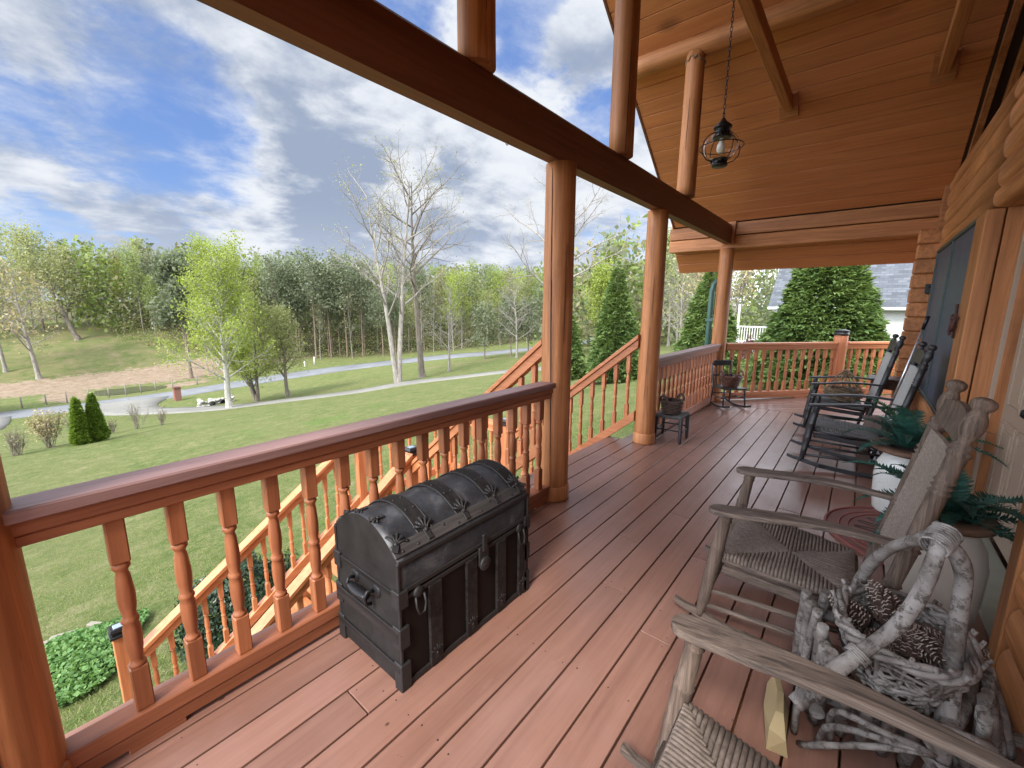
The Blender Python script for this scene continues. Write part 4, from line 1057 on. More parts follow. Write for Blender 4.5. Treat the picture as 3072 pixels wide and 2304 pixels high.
    for sx in (-1, 1):
        for off, z, dd, w, h in ((.008, .255, .01, .016, .06), (.008, .1, .01, .014, .035), (.003, hz, .008, .01, .03)):
            mb = MB(); mb.bbox((sx*(L/2+off), 0, z), (w, D+dd, h), .004); mb.build('end_slat', TSLATY, t)
    lk = MB(); lk.bbox((.06, -D/2-.012, .4), (.07, .012, .1), .004); lk.lathe([(.036, 0), (.036, .008), (.028, .014), (0, .016)], 20, Matrix.Translation((.06, -D/2-.018, .36)) @ Matrix.Rotation(PI/2, 4, 'X'))
    lk.bbox((.06, -D/2-.02, .47), (.03, .012, .09), .004); lk.build('lock_plate', TIRON, t)
    for x in (-.335, .345):
        mb = MB(); mb.lathe([(.026, 0), (.026, .006), (.014, .012), (0, .013)], 16, Matrix.Translation((x, -D/2-.006, .42)) @ Matrix.Rotation(PI/2, 4, 'X'))
        mb.tube([(x-.022, -D/2-.02, .41), (x-.024, -D/2-.028, .37), (x-.014, -D/2-.032, .335), (x+.014, -D/2-.032, .335), (x+.024, -D/2-.028, .37), (x+.022, -D/2-.02, .41)], .0055, 6)
        mb.build('latch_loop', TIRON, t)
    # leather grip at each end
    for sx in (-1, 1):
        X = sx*(L/2+.012); mb = MB()
        for y in (-.085, .085): mb.lathe([(.034, 0), (.034, .005), (.022, .012), (0, .014)], 16, Matrix.Translation((sx*(L/2), y, .40)) @ Matrix.Rotation(sx*PI/2, 4, 'Y'))
        for y in (-.075, .075): mb.tube([(X, y*1.05, .4), (X+sx*.03, y, .41), (X+sx*.042, y*.95, .385), (X+sx*.035, y*.95, .35), (X+sx*.012, y, .345)], .008, 8)
        h = mb.build('handle_bracket', IRON, t)
        mb = MB(); mb.tube([(X+sx*.03, y, .388-.012*math.cos(y*16)) for y in np.linspace(-.072, .072, 9)], [.017, .02, .023, .025, .0255, .025, .023, .02, .017], 10, flat=.7); mb.build('handle_grip', BLKMETAL, h)
make_trunk()

# ------------------------------------------------------------------ rocking chairs (local: faces +y)
def turned(mb, p, q, prof, n=12):
    """prof: (t 0..1, radius) along p->q"""
    M = align(p, q); L = (Vector(q)-Vector(p)).length
    mb.lathe([(r, t*L) for t, r in prof], n, M); return mb
def rush_seat(wf, wb, yf, yb, zf, zb, cord=.0085, mat=RUSH):
    """woven seat: cords wrapped round four rails, meeting on the diagonals"""
    mb = MB(); A = [(-wf, yf, zf), (wf, yf, zf), (wb, yb, zb), (-wb, yb, zb)]
    A = [Vector(a) for a in A]; c = (A[0]+A[1]+A[2]+A[3])/4; c.z -= .006
    rr = random.Random(3)
    ridge = [c+Vector((0, .0, 0))]*4
    e = (yf-yb)*.0
    # left/right triangles reach the middle line, front/back trapezoids likewise
    for k in range(4):
        a, b = A[k], A[(k+1) % 4]; L = (b-a).length; n = max(8, int(L/(cord*1.75))); down = Vector((0, 0, -1))
        out = ((a+b)/2-c); out.z = 0; out.normalize()
        for i in range(n):
            f = (i+.5)/n; p = a.lerp(b, f); g = min(f, 1-f)*2
            # the cord runs from the rail inwards until it meets the diagonal
            q = (a.lerp(c, g) if f < .5 else b.lerp(c, g)); j = rr.uniform(-.0012, .0012)
            m = p.lerp(q, .5)+Vector((0, 0, j+.004))
            pts = [p-out*.008+down*.026, p+out*.008+down*.012, p+out*.004+Vector((0, 0, .006+j)), m, q+Vector((0, 0, -.002))]
            mb.tube(pts, cord*.95, 6, False)
    mb.add([a+Vector((0, 0, -.022)) for a in A], [(0, 1, 2, 3)])
    return mb
def rocking_chair(label, pos, rz=0, mat=GREY, maty=GREYY, seat=RUSH, panel=None, arm_w=.098, group='big rocking chairs lined up along the house wall', thin=.9):
    t = thing('rocking_chair', label, 'rocking chair', pos, rz, group)
    # seat
    rush_seat(.285, .235, .40, -.10, .43, .385, mat=seat).build('seat', seat, t)
    mb = MB()
    mb.tube([(-.29, .405, .405), (.29, .405, .405)], .015, 8); mb.tube([(-.24, -.11, .36), (.24, -.11, .36)], .015, 8)
    for s in (-1, 1):
        mb.tube([(s*.288, .40, .405), (s*.238, -.11, .36)], .015, 8)
        mb.bbox((0, 0, 0), (.018, .50, .045), .005, Matrix.Translation((s*.268, .15, .335)) @ Matrix.Rotation(R(5), 4, 'X') @ Matrix.Rotation(s*R(-5.6), 4, 'Z'))
    mb.build('seat_frame', maty, t)
    for s in (-1, 1):
        mb = MB(); turned(mb, (s*.302, .475, .075), (s*.312, .395, .672), [(0, .017), (.04, .021), (.18, .027), (.19, .0285), (.2, .026), (.21, .0285), (.22, .026), (.4, .0295), (.41, .031), (.42, .028), (.43, .031), (.44, .0285),
                (.58, .030), (.66, .031), (.67, .033), (.68, .029), (.85, .027), (.9, .0255), (.91, .03), (.93, .0255), (.94, .03), (.96, .024), (1, .022)], 14)
        mb.build('front_leg', mat, t)
        mb = MB(); p = (s*.252, -.115, .055); q = (s*.238, -.355, 1.30)
        turned(mb, p, q, [(k, v*thin) for k, v in [(0, .018), (.05, .021), (.16, .028), (.22, .026), (.26, .031), (.34, .031), (.36, .036), (.367, .026), (.374, .036), (.382, .029), (.5, .032), (.506, .038), (.514, .026), (.522, .038), (.53, .031),
                (.62, .0335), (.7, .033), (.706, .039), (.715, .026), (.724, .039), (.733, .026), (.742, .038), (.752, .031), (.82, .0325), (.828, .039), (.836, .039), (.842, .027), (.85, .036), (.856, .036), (.862, .022), (.875, .022), (.89, .032), (.908, .038), (.925, .0385), (.942, .033),
                (.956, .024), (.963, .025), (.968, .034), (.976, .0385), (.985, .039), (.993, .033), (1, .016)]], 18)
        mb.build('back_post', mat, t)
        # arm: paddle with a round front end
        L0, L1 = -.24, .475; pl = []
        hw = arm_w/2
        side = []
        for i in range(15):
            f = i/14; y = L0+(L1-hw-L0)*f; w = hw*(.42+.58*min(1, max(0, (f-.05)/.62))**1.2); side.append((w, y))
        pl = [(w, y) for w, y in side] + [(hw*math.cos(a), L1-hw+hw*math.sin(a)) for a in np.linspace(0, PI, 9)[1:-1]] + [(-w, y) for w, y in side[::-1]]
        ab = MB(); n = len(pl)
        def zz(y): f = (y-L0)/(L1-L0); return .705-.03*f+.014*math.sin(f*PI*1.6-.4)
        def xx(y): f = (y-L0)/(L1-L0); return s*(.268+.05*f)
        vs = [(xx(y)+w, y, zz(y)-.013) for w, y in pl]+[(xx(y)+w, y, zz(y)+.011) for w, y in pl]
        K = len(side); fs = []
        for i in range(n): fs.append((i, (i+1) % n, n+(i+1) % n, n+i))
        for i in range(K-1):
            a, b, c, d = i, i+1, n-2-i, n-1-i; fs += [(a, d, c, b), (n+a, n+b, n+c, n+d)]
        mid = list(range(K-1, n-K+1)); fs += [tuple(mid[::-1]), tuple(n+i for i in mid)]
        ab.add(vs, fs); ab.build('arm', maty, t, bevel=.006)
        # rocker: bent runner
        rk = MB(); ys = np.linspace(-.78, .60, 26); v = []
        for y in ys:
            z = .003+ .24*(y+.02)**2*(1 if y > 0 else .62); h = .042 if -.7 < y < .5 else .03
            tx = s*(.302 if y > .3 else .302-.05*min(1, (.475-y)/.6) if y > -.115 else .252)
            v += [(tx-.013, y, z), (tx+.013, y, z), (tx+.013, y, z+h), (tx-.013, y, z+h)]
        f = [(b*4+k, b*4+(k+1) % 4, b*4+4+(k+1) % 4, b*4+4+k) for b in range(len(ys)-1) for k in range(4)]
        f += [(3, 2, 1, 0), tuple(range(len(v)-4, len(v)))]
        rk.add(v, [q[::-1] for q in f]); rk.build('rocker', maty, t, bevel=.003)
    # rungs
    for zf, zb, r in ((.23, .24, .011), (.145, .15, .011)):
        for s in (-1, 1):
            mb = MB(); mb.tube([(s*.306, .475-(zf-.075)*.134, zf), (s*.28, .2, (zf+zb)/2), (s*.25, -.115-(zb-.055)*.193, zb)], [r, r*1.25, r], 8); mb.build('side_rung', maty, t)
    for z in (.26, .16):
        mb = MB(); mb.tube([(-.305, .475-(z-.075)*.134, z), (0, .475-(z-.075)*.134, z), (.305, .475-(z-.075)*.134, z)], [.011, .014, .011], 8); mb.build('cross_rung', mat, t)
    mb = MB(); mb.tube([(-.25, -.15, .22), (.25, -.15, .22)], .011, 8); mb.build('cross_rung', mat, t)
    def back_pt(z): f = (z-.055)/1.245; return -.115-.24*f
    fwd = .02 if thin < .85 else .010
    for name, z0, z1, th, mm in (('back_panel', .50, 1.075, .014, panel or mat), ('head_rail', 1.11, 1.215, .022, mat)):
        mb = MB(); K = 8; v = []
        for i in range(K+1):
            z = z0+(z1-z0)*i/K
            for j in range(7):
                x = -.225+.45*j/6; bow = -.018*(1-(x/.225)**2) if name == 'head_rail' else -.012*(1-(x/.225)**2)
                v.append((x, back_pt(z)+bow+th/2+fwd, z + (.02*(1-(x/.225)**2) if (i == K and name == 'head_rail') else 0)))
        n = len(v); v += [(a, b-th, c) for a, b, c in v]; f = []
        for i in range(K):
            for j in range(6):
                q = (i*7+j, i*7+j+1, (i+1)*7+j+1, (i+1)*7+j); f += [q[::-1], tuple(n+k for k in q)]
        edge = [j for j in range(7)] + [i*7+6 for i in range(1, K+1)] + [K*7+j for j in range(5, -1, -1)] + [i*7 for i in range(K-1, 0, -1)]
        for i in range(len(edge)): a, b = edge[i], edge[(i+1) % len(edge)]; f.append((a, b, n+b, n+a))
        mb.add(v, f); mb.build(name, mm, t)
    return t
def panel_mat(name, c1, c2):
    m = NT(name); v = m.coord('Object'); ck = m.n('ShaderNodeTexVoronoi'); m.l(v, ck.inputs['Vector']); ck.inputs['Scale'].default_value = 95
    n = m.noise(v, 9, 5, .6); c = m.mix(m.math('ADD', m.math('MULTIPLY', ck.outputs['Distance'], .7), m.math('MULTIPLY', n, .4)), c1, c2); m.base(c); m.rough(.8); m.bump(ck.outputs['Distance'], .5, .003); return m.mat
PANA = panel_mat('cane_back_brown', (.09, .065, .05), (.32, .26, .215)); PANK = panel_mat('cane_back_grey', (.2, .195, .185), (.52, .51, .49))
rocking_chair('weathered grey rocking chair with woven rush seat beside the twig planter', (2.385, .0, 0), R(1.5), panel=PANA)
rocking_chair('weathered grey rocking chair closest to the camera, cut by the bottom edge', (.885, -.135, 0), R(1), panel=PANA)
rocking_chair('black rocking chair with pale back panel and empty woven seat', (5.40, -.125, 0), R(3), BLK, BLKY, RUSHD, PANK, .058, thin=.82)
rocking_chair('black rocking chair holding a vine basket on its seat', (6.93, .0, 0), R(5), BLK, BLKY, RUSHD, PANK, .058, thin=.82)

# ------------------------------------------------------------------ child rocking chair and its basket
def child_chair():
    c = Vector((7.55, 1.60)); f = Vector((-.69, -.72)).normalized(); rz = math.atan2(f.y, f.x)-PI/2
    t = thing('child_rocking_chair', 'small dark child rocking chair with a reddish basket on it', 'rocking chair', (c.x, c.y, 0), rz)
    mb = MB(); mb.prism([(-.2, .2), (.2, .2), (.17, -.18), (-.17, -.18)], .315, .338); mb.build('seat', BLKY, t, bevel=.005)
    for s in (-1, 1):
        mb = MB(); turned(mb, (s*.19, .19, .05), (s*.175, .165, .318), [(0, .01), (.15, .016), (.2, .011), (.26, .017), (.4, .012), (.55, .018), (.6, .012), (.66, .018), (.8, .012), (1, .014)], 10); mb.build('front_leg', BLK, t)
        mb = MB(); mb.tube([(s*.17, -.19, .05), (s*.16, -.165, .33), (s*.165, -.2, .5), (s*.175, -.25, .76)], [.012, .016, .015, .012], 10); mb.ball((s*.176, -.253, .775), .016, 8, 6, (.8, .8, 1.3)); mb.build('back_post', BLK, t)
        rk = MB(); ys = np.linspace(-.36, .34, 16); v = []
        for y in ys:
            z = .003+.5*y*y; v += [(s*.18-.01, y, z), (s*.18+.01, y, z), (s*.18+.01, y, z+.03), (s*.18-.01, y, z+.03)]
        ff = [(b*4+k, b*4+(k+1) % 4, b*4+4+(k+1) % 4, b*4+4+k) for b in range(15) for k in range(4)]+[(3, 2, 1, 0), tuple(range(60, 64))]
        rk.add(v, [q[::-1] for q in ff]); rk.build('rocker', BLKY, t, bevel=.002)
    mb = MB(); mb.bbox((0, -.24, .70), (.34, .016, .09), .004); mb.build('head_rail', BLK, t)
    mb = MB(); mb.bbox((0, -.2, .5), (.32, .014, .03), .004); mb.build('back_rail', BLK, t)
    for x in (-.1, -.035, .035, .1):
        mb = MB(); mb.tube([(x, -.17, .335), (x, -.2, .5), (x, -.235, .67)], .007, 6); mb.build('spindle', BLK, t)
    for p, q in (((-.183, .178, .17), (-.165, -.178, .17)), ((.183, .178, .17), (.165, -.178, .17)), ((-.18, .178, .2), (.18, .178, .2)), ((-.165, -.178, .2), (.165, -.178, .2))):
        mb = MB(); mb.tube([p, q], .009, 7); mb.build('stretcher', BLKY, t)
    return c
cc = child_chair()
def woven_basket(name, label, pos, r0, r1, h, mat, rows, stakes=22, handles='two', hr=.06, rz=0, cord=.006, cat='basket'):
    t = thing(name, label, cat, pos, rz); rg = random.Random(int(pos[0]*100)); mb = MB()
    for i in range(rows):
        f = i/(rows-1); z = .008+h*f; r = r0+(r1-r0)*f**.8; ph = i*PI
        pts = [((r+.006*math.sin(stakes/2*a+ph)+rg.uniform(-.0015, .0015))*math.cos(a), (r+.006*math.sin(stakes/2*a+ph)+rg.uniform(-.0015, .0015))*math.sin(a), z+rg.uniform(-.002, .002)) for a in np.linspace(0, 2*PI, stakes*3+1)]
        mb.tube(pts, cord, 5, False)
    for k in range(stakes):
        a = 2*PI*k/stakes; mb.tube([(r0*math.cos(a), r0*math.sin(a), .004), ((r0+r1)/2*math.cos(a), (r0+r1)/2*math.sin(a), h*.5), (r1*math.cos(a), r1*math.sin(a), h+.01)], cord*.7, 4, False)
    mb.lathe([(0, .004), (r0, .006)], 18, cap=False); mb.lathe([(r0-.004, .006), (r0+(r1-r0)*.5-.004, h*.5), (r1-.008, h)], 20, cap=False)
    mb.build('basket_body', mat, t)
    mb = MB()
    for ph in (0, .5):
        mb.tube([(r1*math.cos(a)+.006*math.cos(a*14+ph*6), r1*math.sin(a), h+.012+.006*math.sin(a*14+ph*6)) for a in np.linspace(0, 2*PI, 73)], cord*1.15, 5, False)
    mb.build('rim', mat, t)
    for s in (-1, 1):
        mb = MB()
        for d in (-.006, .006):
            mb.tube([(s*r1+s*.012*math.sin(a)+d, hr*math.cos(a), h+.01+hr*1.25*math.sin(a)+d) for a in np.linspace(0, PI, 15)], cord*1.2, 6)
        mb.build('handle', mat, t)
    return t
cb_ = woven_basket('wicker_basket', 'reddish brown wicker basket full of pine cones on the child chair', (cc.x-.03, cc.y-.03, .34), .1, .165, .17, WICKR, 15, 24, rz=R(-45), cord=.0065)
woven_basket('twig_basket', 'rough dark wicker basket on the small black stool', (5.145, 1.70, .335), .1, .125, .14, WICKER, 9, 16, hr=.058, rz=R(-30), cord=.009)

def stool():
    t = thing('foot_stool', 'low black footstool with worn woven top beside the round post', 'stool', (5.165, 1.69, 0), R(4))
    rush_seat(.17, .165, .15, -.15, .318, .318, .007, RUSHD).build('seat', RUSHD, t)
    for sx in (-1, 1):
        for sy in (-1, 1):
            mb = MB(); turned(mb, (sx*.168, sy*.15, 0), (sx*.16, sy*.142, .325), [(0, .014), (.1, .02), (.45, .022), (.8, .023), (.93, .022), (1, .014)], 12); mb.build('leg', BLK, t)
    for p, q in (((-.165, -.146, .12), (.165, -.146, .12)), ((-.165, .146, .12), (.165, .146, .12)), ((-.165, -.146, .15), (-.165, .146, .15)), ((.165, -.146, .15), (.165, .146, .15))):
        mb = MB(); mb.tube([p, q], .009, 8); mb.build('stretcher', BLKY, t)
stool()

# ------------------------------------------------------------------ pine cones
def cone_mesh(h=.11, r=.042):
    mb = MB(); N = 13
    mb.lathe([(.004, 0), (r*.5, h*.15), (r*.52, h*.5), (r*.3, h*.85), (.003, h)], 10); g = 0
    for i in range(N):
        f = i/(N-1); z = h*(.04+.92*f); rr = r*math.sin(PI*(.22+.7*f))**.8*(1.05-.25*f); n = max(4, int(11*math.sin(PI*(.25+.62*f))))
        for k in range(n):
            a = 2*PI*(k+.5*(i % 2))/n+i*.37+.22*math.sin(i*7.1+k*3.7); c, s = math.cos(a), math.sin(a); w = .0085*(1.1-.4*f); up = .016*(.5+f)
            base = Vector((c*rr*.35, s*rr*.35, z)); tip = Vector((c*rr, s*rr, z+up)); side = Vector((-s, c, 0))*w
            mb.mi = 0; v = [base-side*.6, base+side*.6, tip+side-Vector((c, s, 0))*.004, tip+Vector((c*.002, s*.002, .003)), tip-side-Vector((c, s, 0))*.004]
            v += [p+Vector((c*.001, s*.001, -.0035)) for p in v]
            mb.add(v, [(0, 1, 2, 3, 4), (9, 8, 7, 6, 5), (0, 4, 9, 5), (1, 6, 7, 2)])
            mb.mi = 1; mb.add([v[2], v[3], v[4], v[9], v[8], v[7]], [(0, 1, 4, 5), (1, 2, 3, 4)])
    mb.mi = 0; return mb
CONE0 = None
def pine_cone(pos, rot, sc, label, group):
    global CONE0
    if CONE0 is None: o = CONE0 = cone_mesh().build('pine_cone', [CONE, CONET])
    else: o = CONE0.copy(); COL.objects.link(o)
    o.location = pos; o.rotation_euler = rot; o.scale = (sc, sc, sc); tag(o, label, 'pine cone', group); return o

# ------------------------------------------------------------------ twig stand, handled twig basket
def branch(mb, pts, r0, r1, n=9, seed=0, wob=.004, sm=4):
    P = smooth_path3(pts, sm); N = len(P); rad = []
    for i, p in enumerate(P):
        f = i/(N-1); rad.append((r0+(r1-r0)*f)*(1+.13*mnoise.noise((f*6+seed, seed, 0))+.05*mnoise.noise((f*22, seed, 5))))
        P[i] = p+Vector((mnoise.noise((f*5, seed, 1)), mnoise.noise((f*5, seed, 2)), mnoise.noise((f*5, seed, 3))))*wob
    mb.tube(P, rad, n); return mb
def smooth_path3(P, k=5):
    P = [Vector(p) for p in P]; Q = [P[0]*2-P[1]]+P+[P[-1]*2-P[-2]]; out = []
    for i in range(1, len(Q)-2):
        a, b, c, d = Q[i-1:i+3]
        for j in range(k):
            t = j/k; out.append(.5*((2*b)+(c-a)*t+(2*a-5*b+4*c-d)*t*t+(3*b-a-3*c+d)*t**3))
    out.append(P[-1]); return out
def twig_stand():
    rg = random.Random(11)
    t = thing('twig_planter', 'square rustic planter stand built of silvery bark covered sticks', 'planter', (1.80, -.20, 0))
    # splayed upright sticks on the four sides
    H = .46; k = 0; o = Vector((1.80, -.20, 0))
    for (ta, tb, ba, bb, n) in (((1.955, .05), (1.635, -.05), (2.015, .055), (1.83, -.035), 6), ((1.625, -.10), (1.665, -.39), (1.84, -.11), (1.86, -.42), 6),
                                ((1.70, -.415), (1.965, -.46), (1.9, -.47), (2.13, -.59), 6), ((1.985, -.01), (2.0, -.42), (2.03, 0), (2.1, -.53), 6)):
        for i in range(n):
            f = i/(n-1); r = rg.uniform(.0165, .0215); top = H+rg.uniform(-.025, .03)
            top -= .11 if ta[0] == 1.625 else (.05 if ta[0] == 1.70 else 0)
            q = Vector((ta[0]+(tb[0]-ta[0])*f, ta[1]+(tb[1]-ta[1])*f, top))-o; p = Vector((ba[0]+(bb[0]-ba[0])*f, ba[1]+(bb[1]-ba[1])*f, .015))-o
            q.x += rg.uniform(-.006, .006); q.y += rg.uniform(-.006, .006)
            mb = MB(); m = (p+q)/2+Vector((rg.uniform(-.008, .008), rg.uniform(-.008, .008), 0)); branch(mb, [p, m, q], r, r*.92, 10, k*3.1, .003); mb.build('stick', TWIG, t); k += 1
    # horizontal logs that tie the sticks, cut ends showing
    for pts, r in (([(1.555, -.085, .395), (1.8, -.02, .39), (2.04, .03, .385)], .026), ([(1.60, -.31, .335), (1.82, -.39, .33), (2.06, -.45, .33)], .027), ([(1.66, .03, .35), (1.65, -.2, .345), (1.68, -.44, .34)], .023),
                   ([(2.0, .04, .37), (2.01, -.2, .365), (2.03, -.48, .36)], .022), ([(1.74, -.04, .13), (1.9, .0, .13), (2.05, .03, .13)], .024), ([(1.78, -.42, .13), (1.95, -.47, .13), (2.12, -.53, .13)], .024), ([(1.80, .0, .16), (1.82, -.2, .16), (1.84, -.46, .16)], .022)):
        mb = MB(); branch(mb, [Vector(p)-o for p in pts], r, r*.93, 12, pts[0][2]*90+pts[0][1]*10); mb.build('tie_log', TWIG, t)
    mb = MB(); mb.prism([(.02, -.0), (-.0, -.22), (.26, -.3), (.22, .16)], .22, .24); mb.build('shelf', WORNWOOD, t)
    # bent willow loops at the front foot
    mb = MB()
    for d in (0, .05, .09):
        branch(mb, [(-.06+d*.2, .22, .0), (-.12+d*.4, .22, .16+d), (-.1, .18+d*.1, .3+d*.4), (-.05, .16, .38)], .012, .009, 7, d*50)
        branch(mb, [(-.10+d, .2-d, .0), (-.2+d*.6, .12, .15+d), (-.2, .0, .24+d*.6), (-.17, -.12, .28)], .012, .009, 7, d*70+9)
    mb.build('willow_loops', TWIG, t)
twig_stand()
def twig_handled_basket():
    rg = random.Random(5); cx, cy, z0 = 1.855, -.225, .36
    t = thing('handled_twig_basket', 'twig basket with three legged branch handle holding pine cones', 'basket', (cx, cy, z0)); o = Vector((cx, cy, z0))
    apex = Vector((1.765, -.255, .915))-o
    legs = [[(1.47, .025, .35), (1.535, -.028, .42), (1.634, -.114, .50), (1.696, -.2, .62), (1.717, -.245, .78), (1.742, -.255, .87), (1.765, -.257, .915)],
            [(2.07, -.10, .42), (2.06, -.11, .53), (2.027, -.126, .62), (1.883, -.168, .78), (1.80, -.225, .88), (1.765, -.25, .917)],
            [(1.70, -.35, .10), (1.722, -.347, .30), (1.768, -.347, .42), (1.771, -.345, .5), (1.788, -.334, .68), (1.790, -.328, .8), (1.78, -.296, .88), (1.765, -.262, .912)]]
    legs = [[tuple(Vector(p)-o) for p in l] for l in legs]
    for i, l in enumerate(legs):
        mb = MB(); branch(mb, l, (.024, .021, .029)[i], (.021, .018, .02)[i], 14, 3+i*7.7, .006, 6); mb.build('handle_branch', TWIG, t)
    def wrap(c, ax, r, n, w):
        mb = MB(); c = Vector(c); ax = Vector(ax).normalized(); u = ax.orthogonal().normalized(); v = ax.cross(u); pts = []
        for i in range(n*14+1):
            a = 2*PI*i/14; pts.append(c+(u*math.cos(a)+v*math.sin(a))*(r+rg.uniform(0, .003))+ax*(w*(i/(n*14)-.5)+rg.uniform(-.001, .001)))
        mb.tube(pts, .0042, 5, False); return mb
    wrap(apex+Vector((-.005, -.005, -.01)), (.7, -.35, .35), .034, 9, .085).build('cord_wrap', TWIG, t)
    for l, r, at in ((legs[0], .032, .12), (legs[1], .028, .1), (legs[2], .036, .36), (legs[2], .038, .08), (legs[0], .03, .36)):
        P = smooth_path3(l, 6); i = max(1, int(at*(len(P)-1))); wrap(P[i], P[i+1]-P[i-1], r, 4, .028).build('cord_wrap', TWIG, t)
    # rim and body of interlaced twigs
    mb = MB()
    def ring(a, f): return Vector((( .205-.05*(1-f))*math.copysign(abs(math.cos(a))**.75, math.cos(a)), (.168-.04*(1-f))*math.copysign(abs(math.sin(a))**.75, math.sin(a)), .03+.13*f))
    for i in range(95):
        a0 = rg.uniform(0, 2*PI); ln = rg.uniform(.8, 2.2); f0 = rg.uniform(-.45, 1); f1 = min(1.1, max(-.5, f0+rg.uniform(-.4, .4))); sg = rg.choice((-1, 1)); pts = []
        for j in range(9):
            q = j/8; a = a0+sg*ln*q; f = f0+(f1-f0)*q; p = ring(a, f); p *= 1; pts.append(p+Vector((rg.uniform(-.012, .012), rg.uniform(-.012, .012), rg.uniform(-.012, .012))))
        branch(mb, pts, rg.uniform(.0045, .0085), rg.uniform(.0035, .006), 6, i*2.3, .005, 3)
    for i in range(26):
        a = 2*PI*i/26+rg.uniform(-.1, .1); p = ring(a, -.1); q = ring(a+rg.uniform(-.25, .25), 1.15); branch(mb, [p*.98, (p+q)/2*1.04, q+Vector((rg.uniform(-.03, .03), rg.uniform(-.03, .03), .01))], .008, .0065, 6, i*1.9, .004, 3)
    mb.build('woven_twigs', TWIG, t)
    mb = MB()
    for rr in (0, 1, 2):
        branch(mb, [ring(a, 1.0)+Vector((0, 0, .012*math.sin(a*5+rr*2)))*1.2+Vector((math.cos(a), math.sin(a), 0))*.012*math.cos(a*5+rr*2) for a in np.linspace(rr, rr+2*PI, 26)], .011, .010, 8, rr*4.4, .005, 2)
    mb.build('rim', TWIG, t)
    mb = MB(); mb.lathe([(0, .02), (.15, .02), (.175, .09)], 20, cap=False); mb.build('liner', plain('dark_liner', (.02, .015, .012), .9), t)
    cones = [((.09, .08, .12), (40, 60, 10), 1.1), ((-.04, .13, .1), (90, 0, 10), 1.1), ((.06, -.14, .12), (80, 40, 10), 1.15), ((-.13, -.03, .12), (60, 0, 90), 1.2), ((.02, .02, .10), (70, 10, 20), 1.35), ((.10, .0, .13), (-60, 25, -40), 1.5), ((-.03, -.10, .10), (80, -20, 120), 1.25), ((-.10, .03, .09), (60, 30, 200), 1.2), ((.13, -.1, .1), (100, 0, 70), 1.3), ((.05, .11, .11), (75, 0, 160), 1.25),
             ((-.09, -.11, .13), (95, 10, 70), 1.45), ((.0, -.04, .15), (85, 0, 300), 1.2), ((-.12, .1, .08), (70, 0, 260), 1.15)]
    labs = ('pine cone with pale tips lying in the handled twig basket',)
    for p, r, s in cones: pine_cone((cx+p[0]*.72, cy+p[1]*.72, z0+p[2]-.01), tuple(R(a) for a in r), s*.82, labs[0], 'pine cones in the handled twig basket')
twig_handled_basket()
rg = random.Random(21)
for i in range(12):
    a = rg.uniform(0, 6.28); r = .11*rg.random()**.5
    pine_cone((cc.x-.03+r*math.cos(a), cc.y-.03+r*math.sin(a), .34+.155+rg.uniform(-.01, .02)), (rg.uniform(1, 2.2), 0, rg.uniform(0, 6)), .62, 'small pine cone heaped in the reddish basket on the child chair', 'pine cones in the basket on the child chair')

# vine nest basket on the black chair
def nest():
    rg = random.Random(9); t = thing('vine_basket', 'loose tangle basket of brown vines with peaked handle on a black chair', 'basket', (6.96, .10, .43)); mb = MB()
    for i in range(60):
        a0 = rg.uniform(0, 6.28); ln = rg.uniform(1.2, 4.5); z0 = rg.uniform(.0, .15); z1 = rg.uniform(0, .16); pts = []
        for j in range(12):
            q = j/11; a = a0+ln*q; z = z0+(z1-z0)*q; r = .155+.05*min(1, z/.09)+rg.uniform(-.03, .025); pts.append((r*math.cos(a), r*math.sin(a)*.95, z+rg.uniform(-.012, .012)))
        mb.tube(smooth_path3(pts, 2), rg.uniform(.004, .0075), 5, False)
    mb.build('woven_vines', VINE, t); mb = MB()
    for i in range(9):
        o = rg.uniform(-.035, .035); pts = [(-.06+o, .2*s*.0+ (-.2+.4*f), .13+.26*(1-abs(2*f-1)**1.6)+rg.uniform(-.012, .012)) for f in np.linspace(0, 1, 9) for s in (1,)]
        mb.tube(smooth_path3([(x+.06, y*.9, z) for x, y, z in pts], 2), rg.uniform(.004, .007), 5, False)
    for i in range(14):
        a = rg.uniform(0, 6.28); mb.tube(smooth_path3([(.19*math.cos(a), .19*math.sin(a), .13), (.1*math.cos(a+.3), .1*math.sin(a+.3), .25), (rg.uniform(-.03, .03), rg.uniform(-.03, .03), .38)], 3), .0045, 5, False)
    mb.build('handle', VINE, t)
    for i in range(8):
        a = rg.uniform(0, 6.28); pine_cone((6.96+.1*math.cos(a), .10+.1*math.sin(a), .55+rg.uniform(-.01, .02)), (rg.uniform(1, 2), 0, a), .75, 'dark pine cone inside the vine basket on the black chair', 'pine cones in the vine basket')
nest()

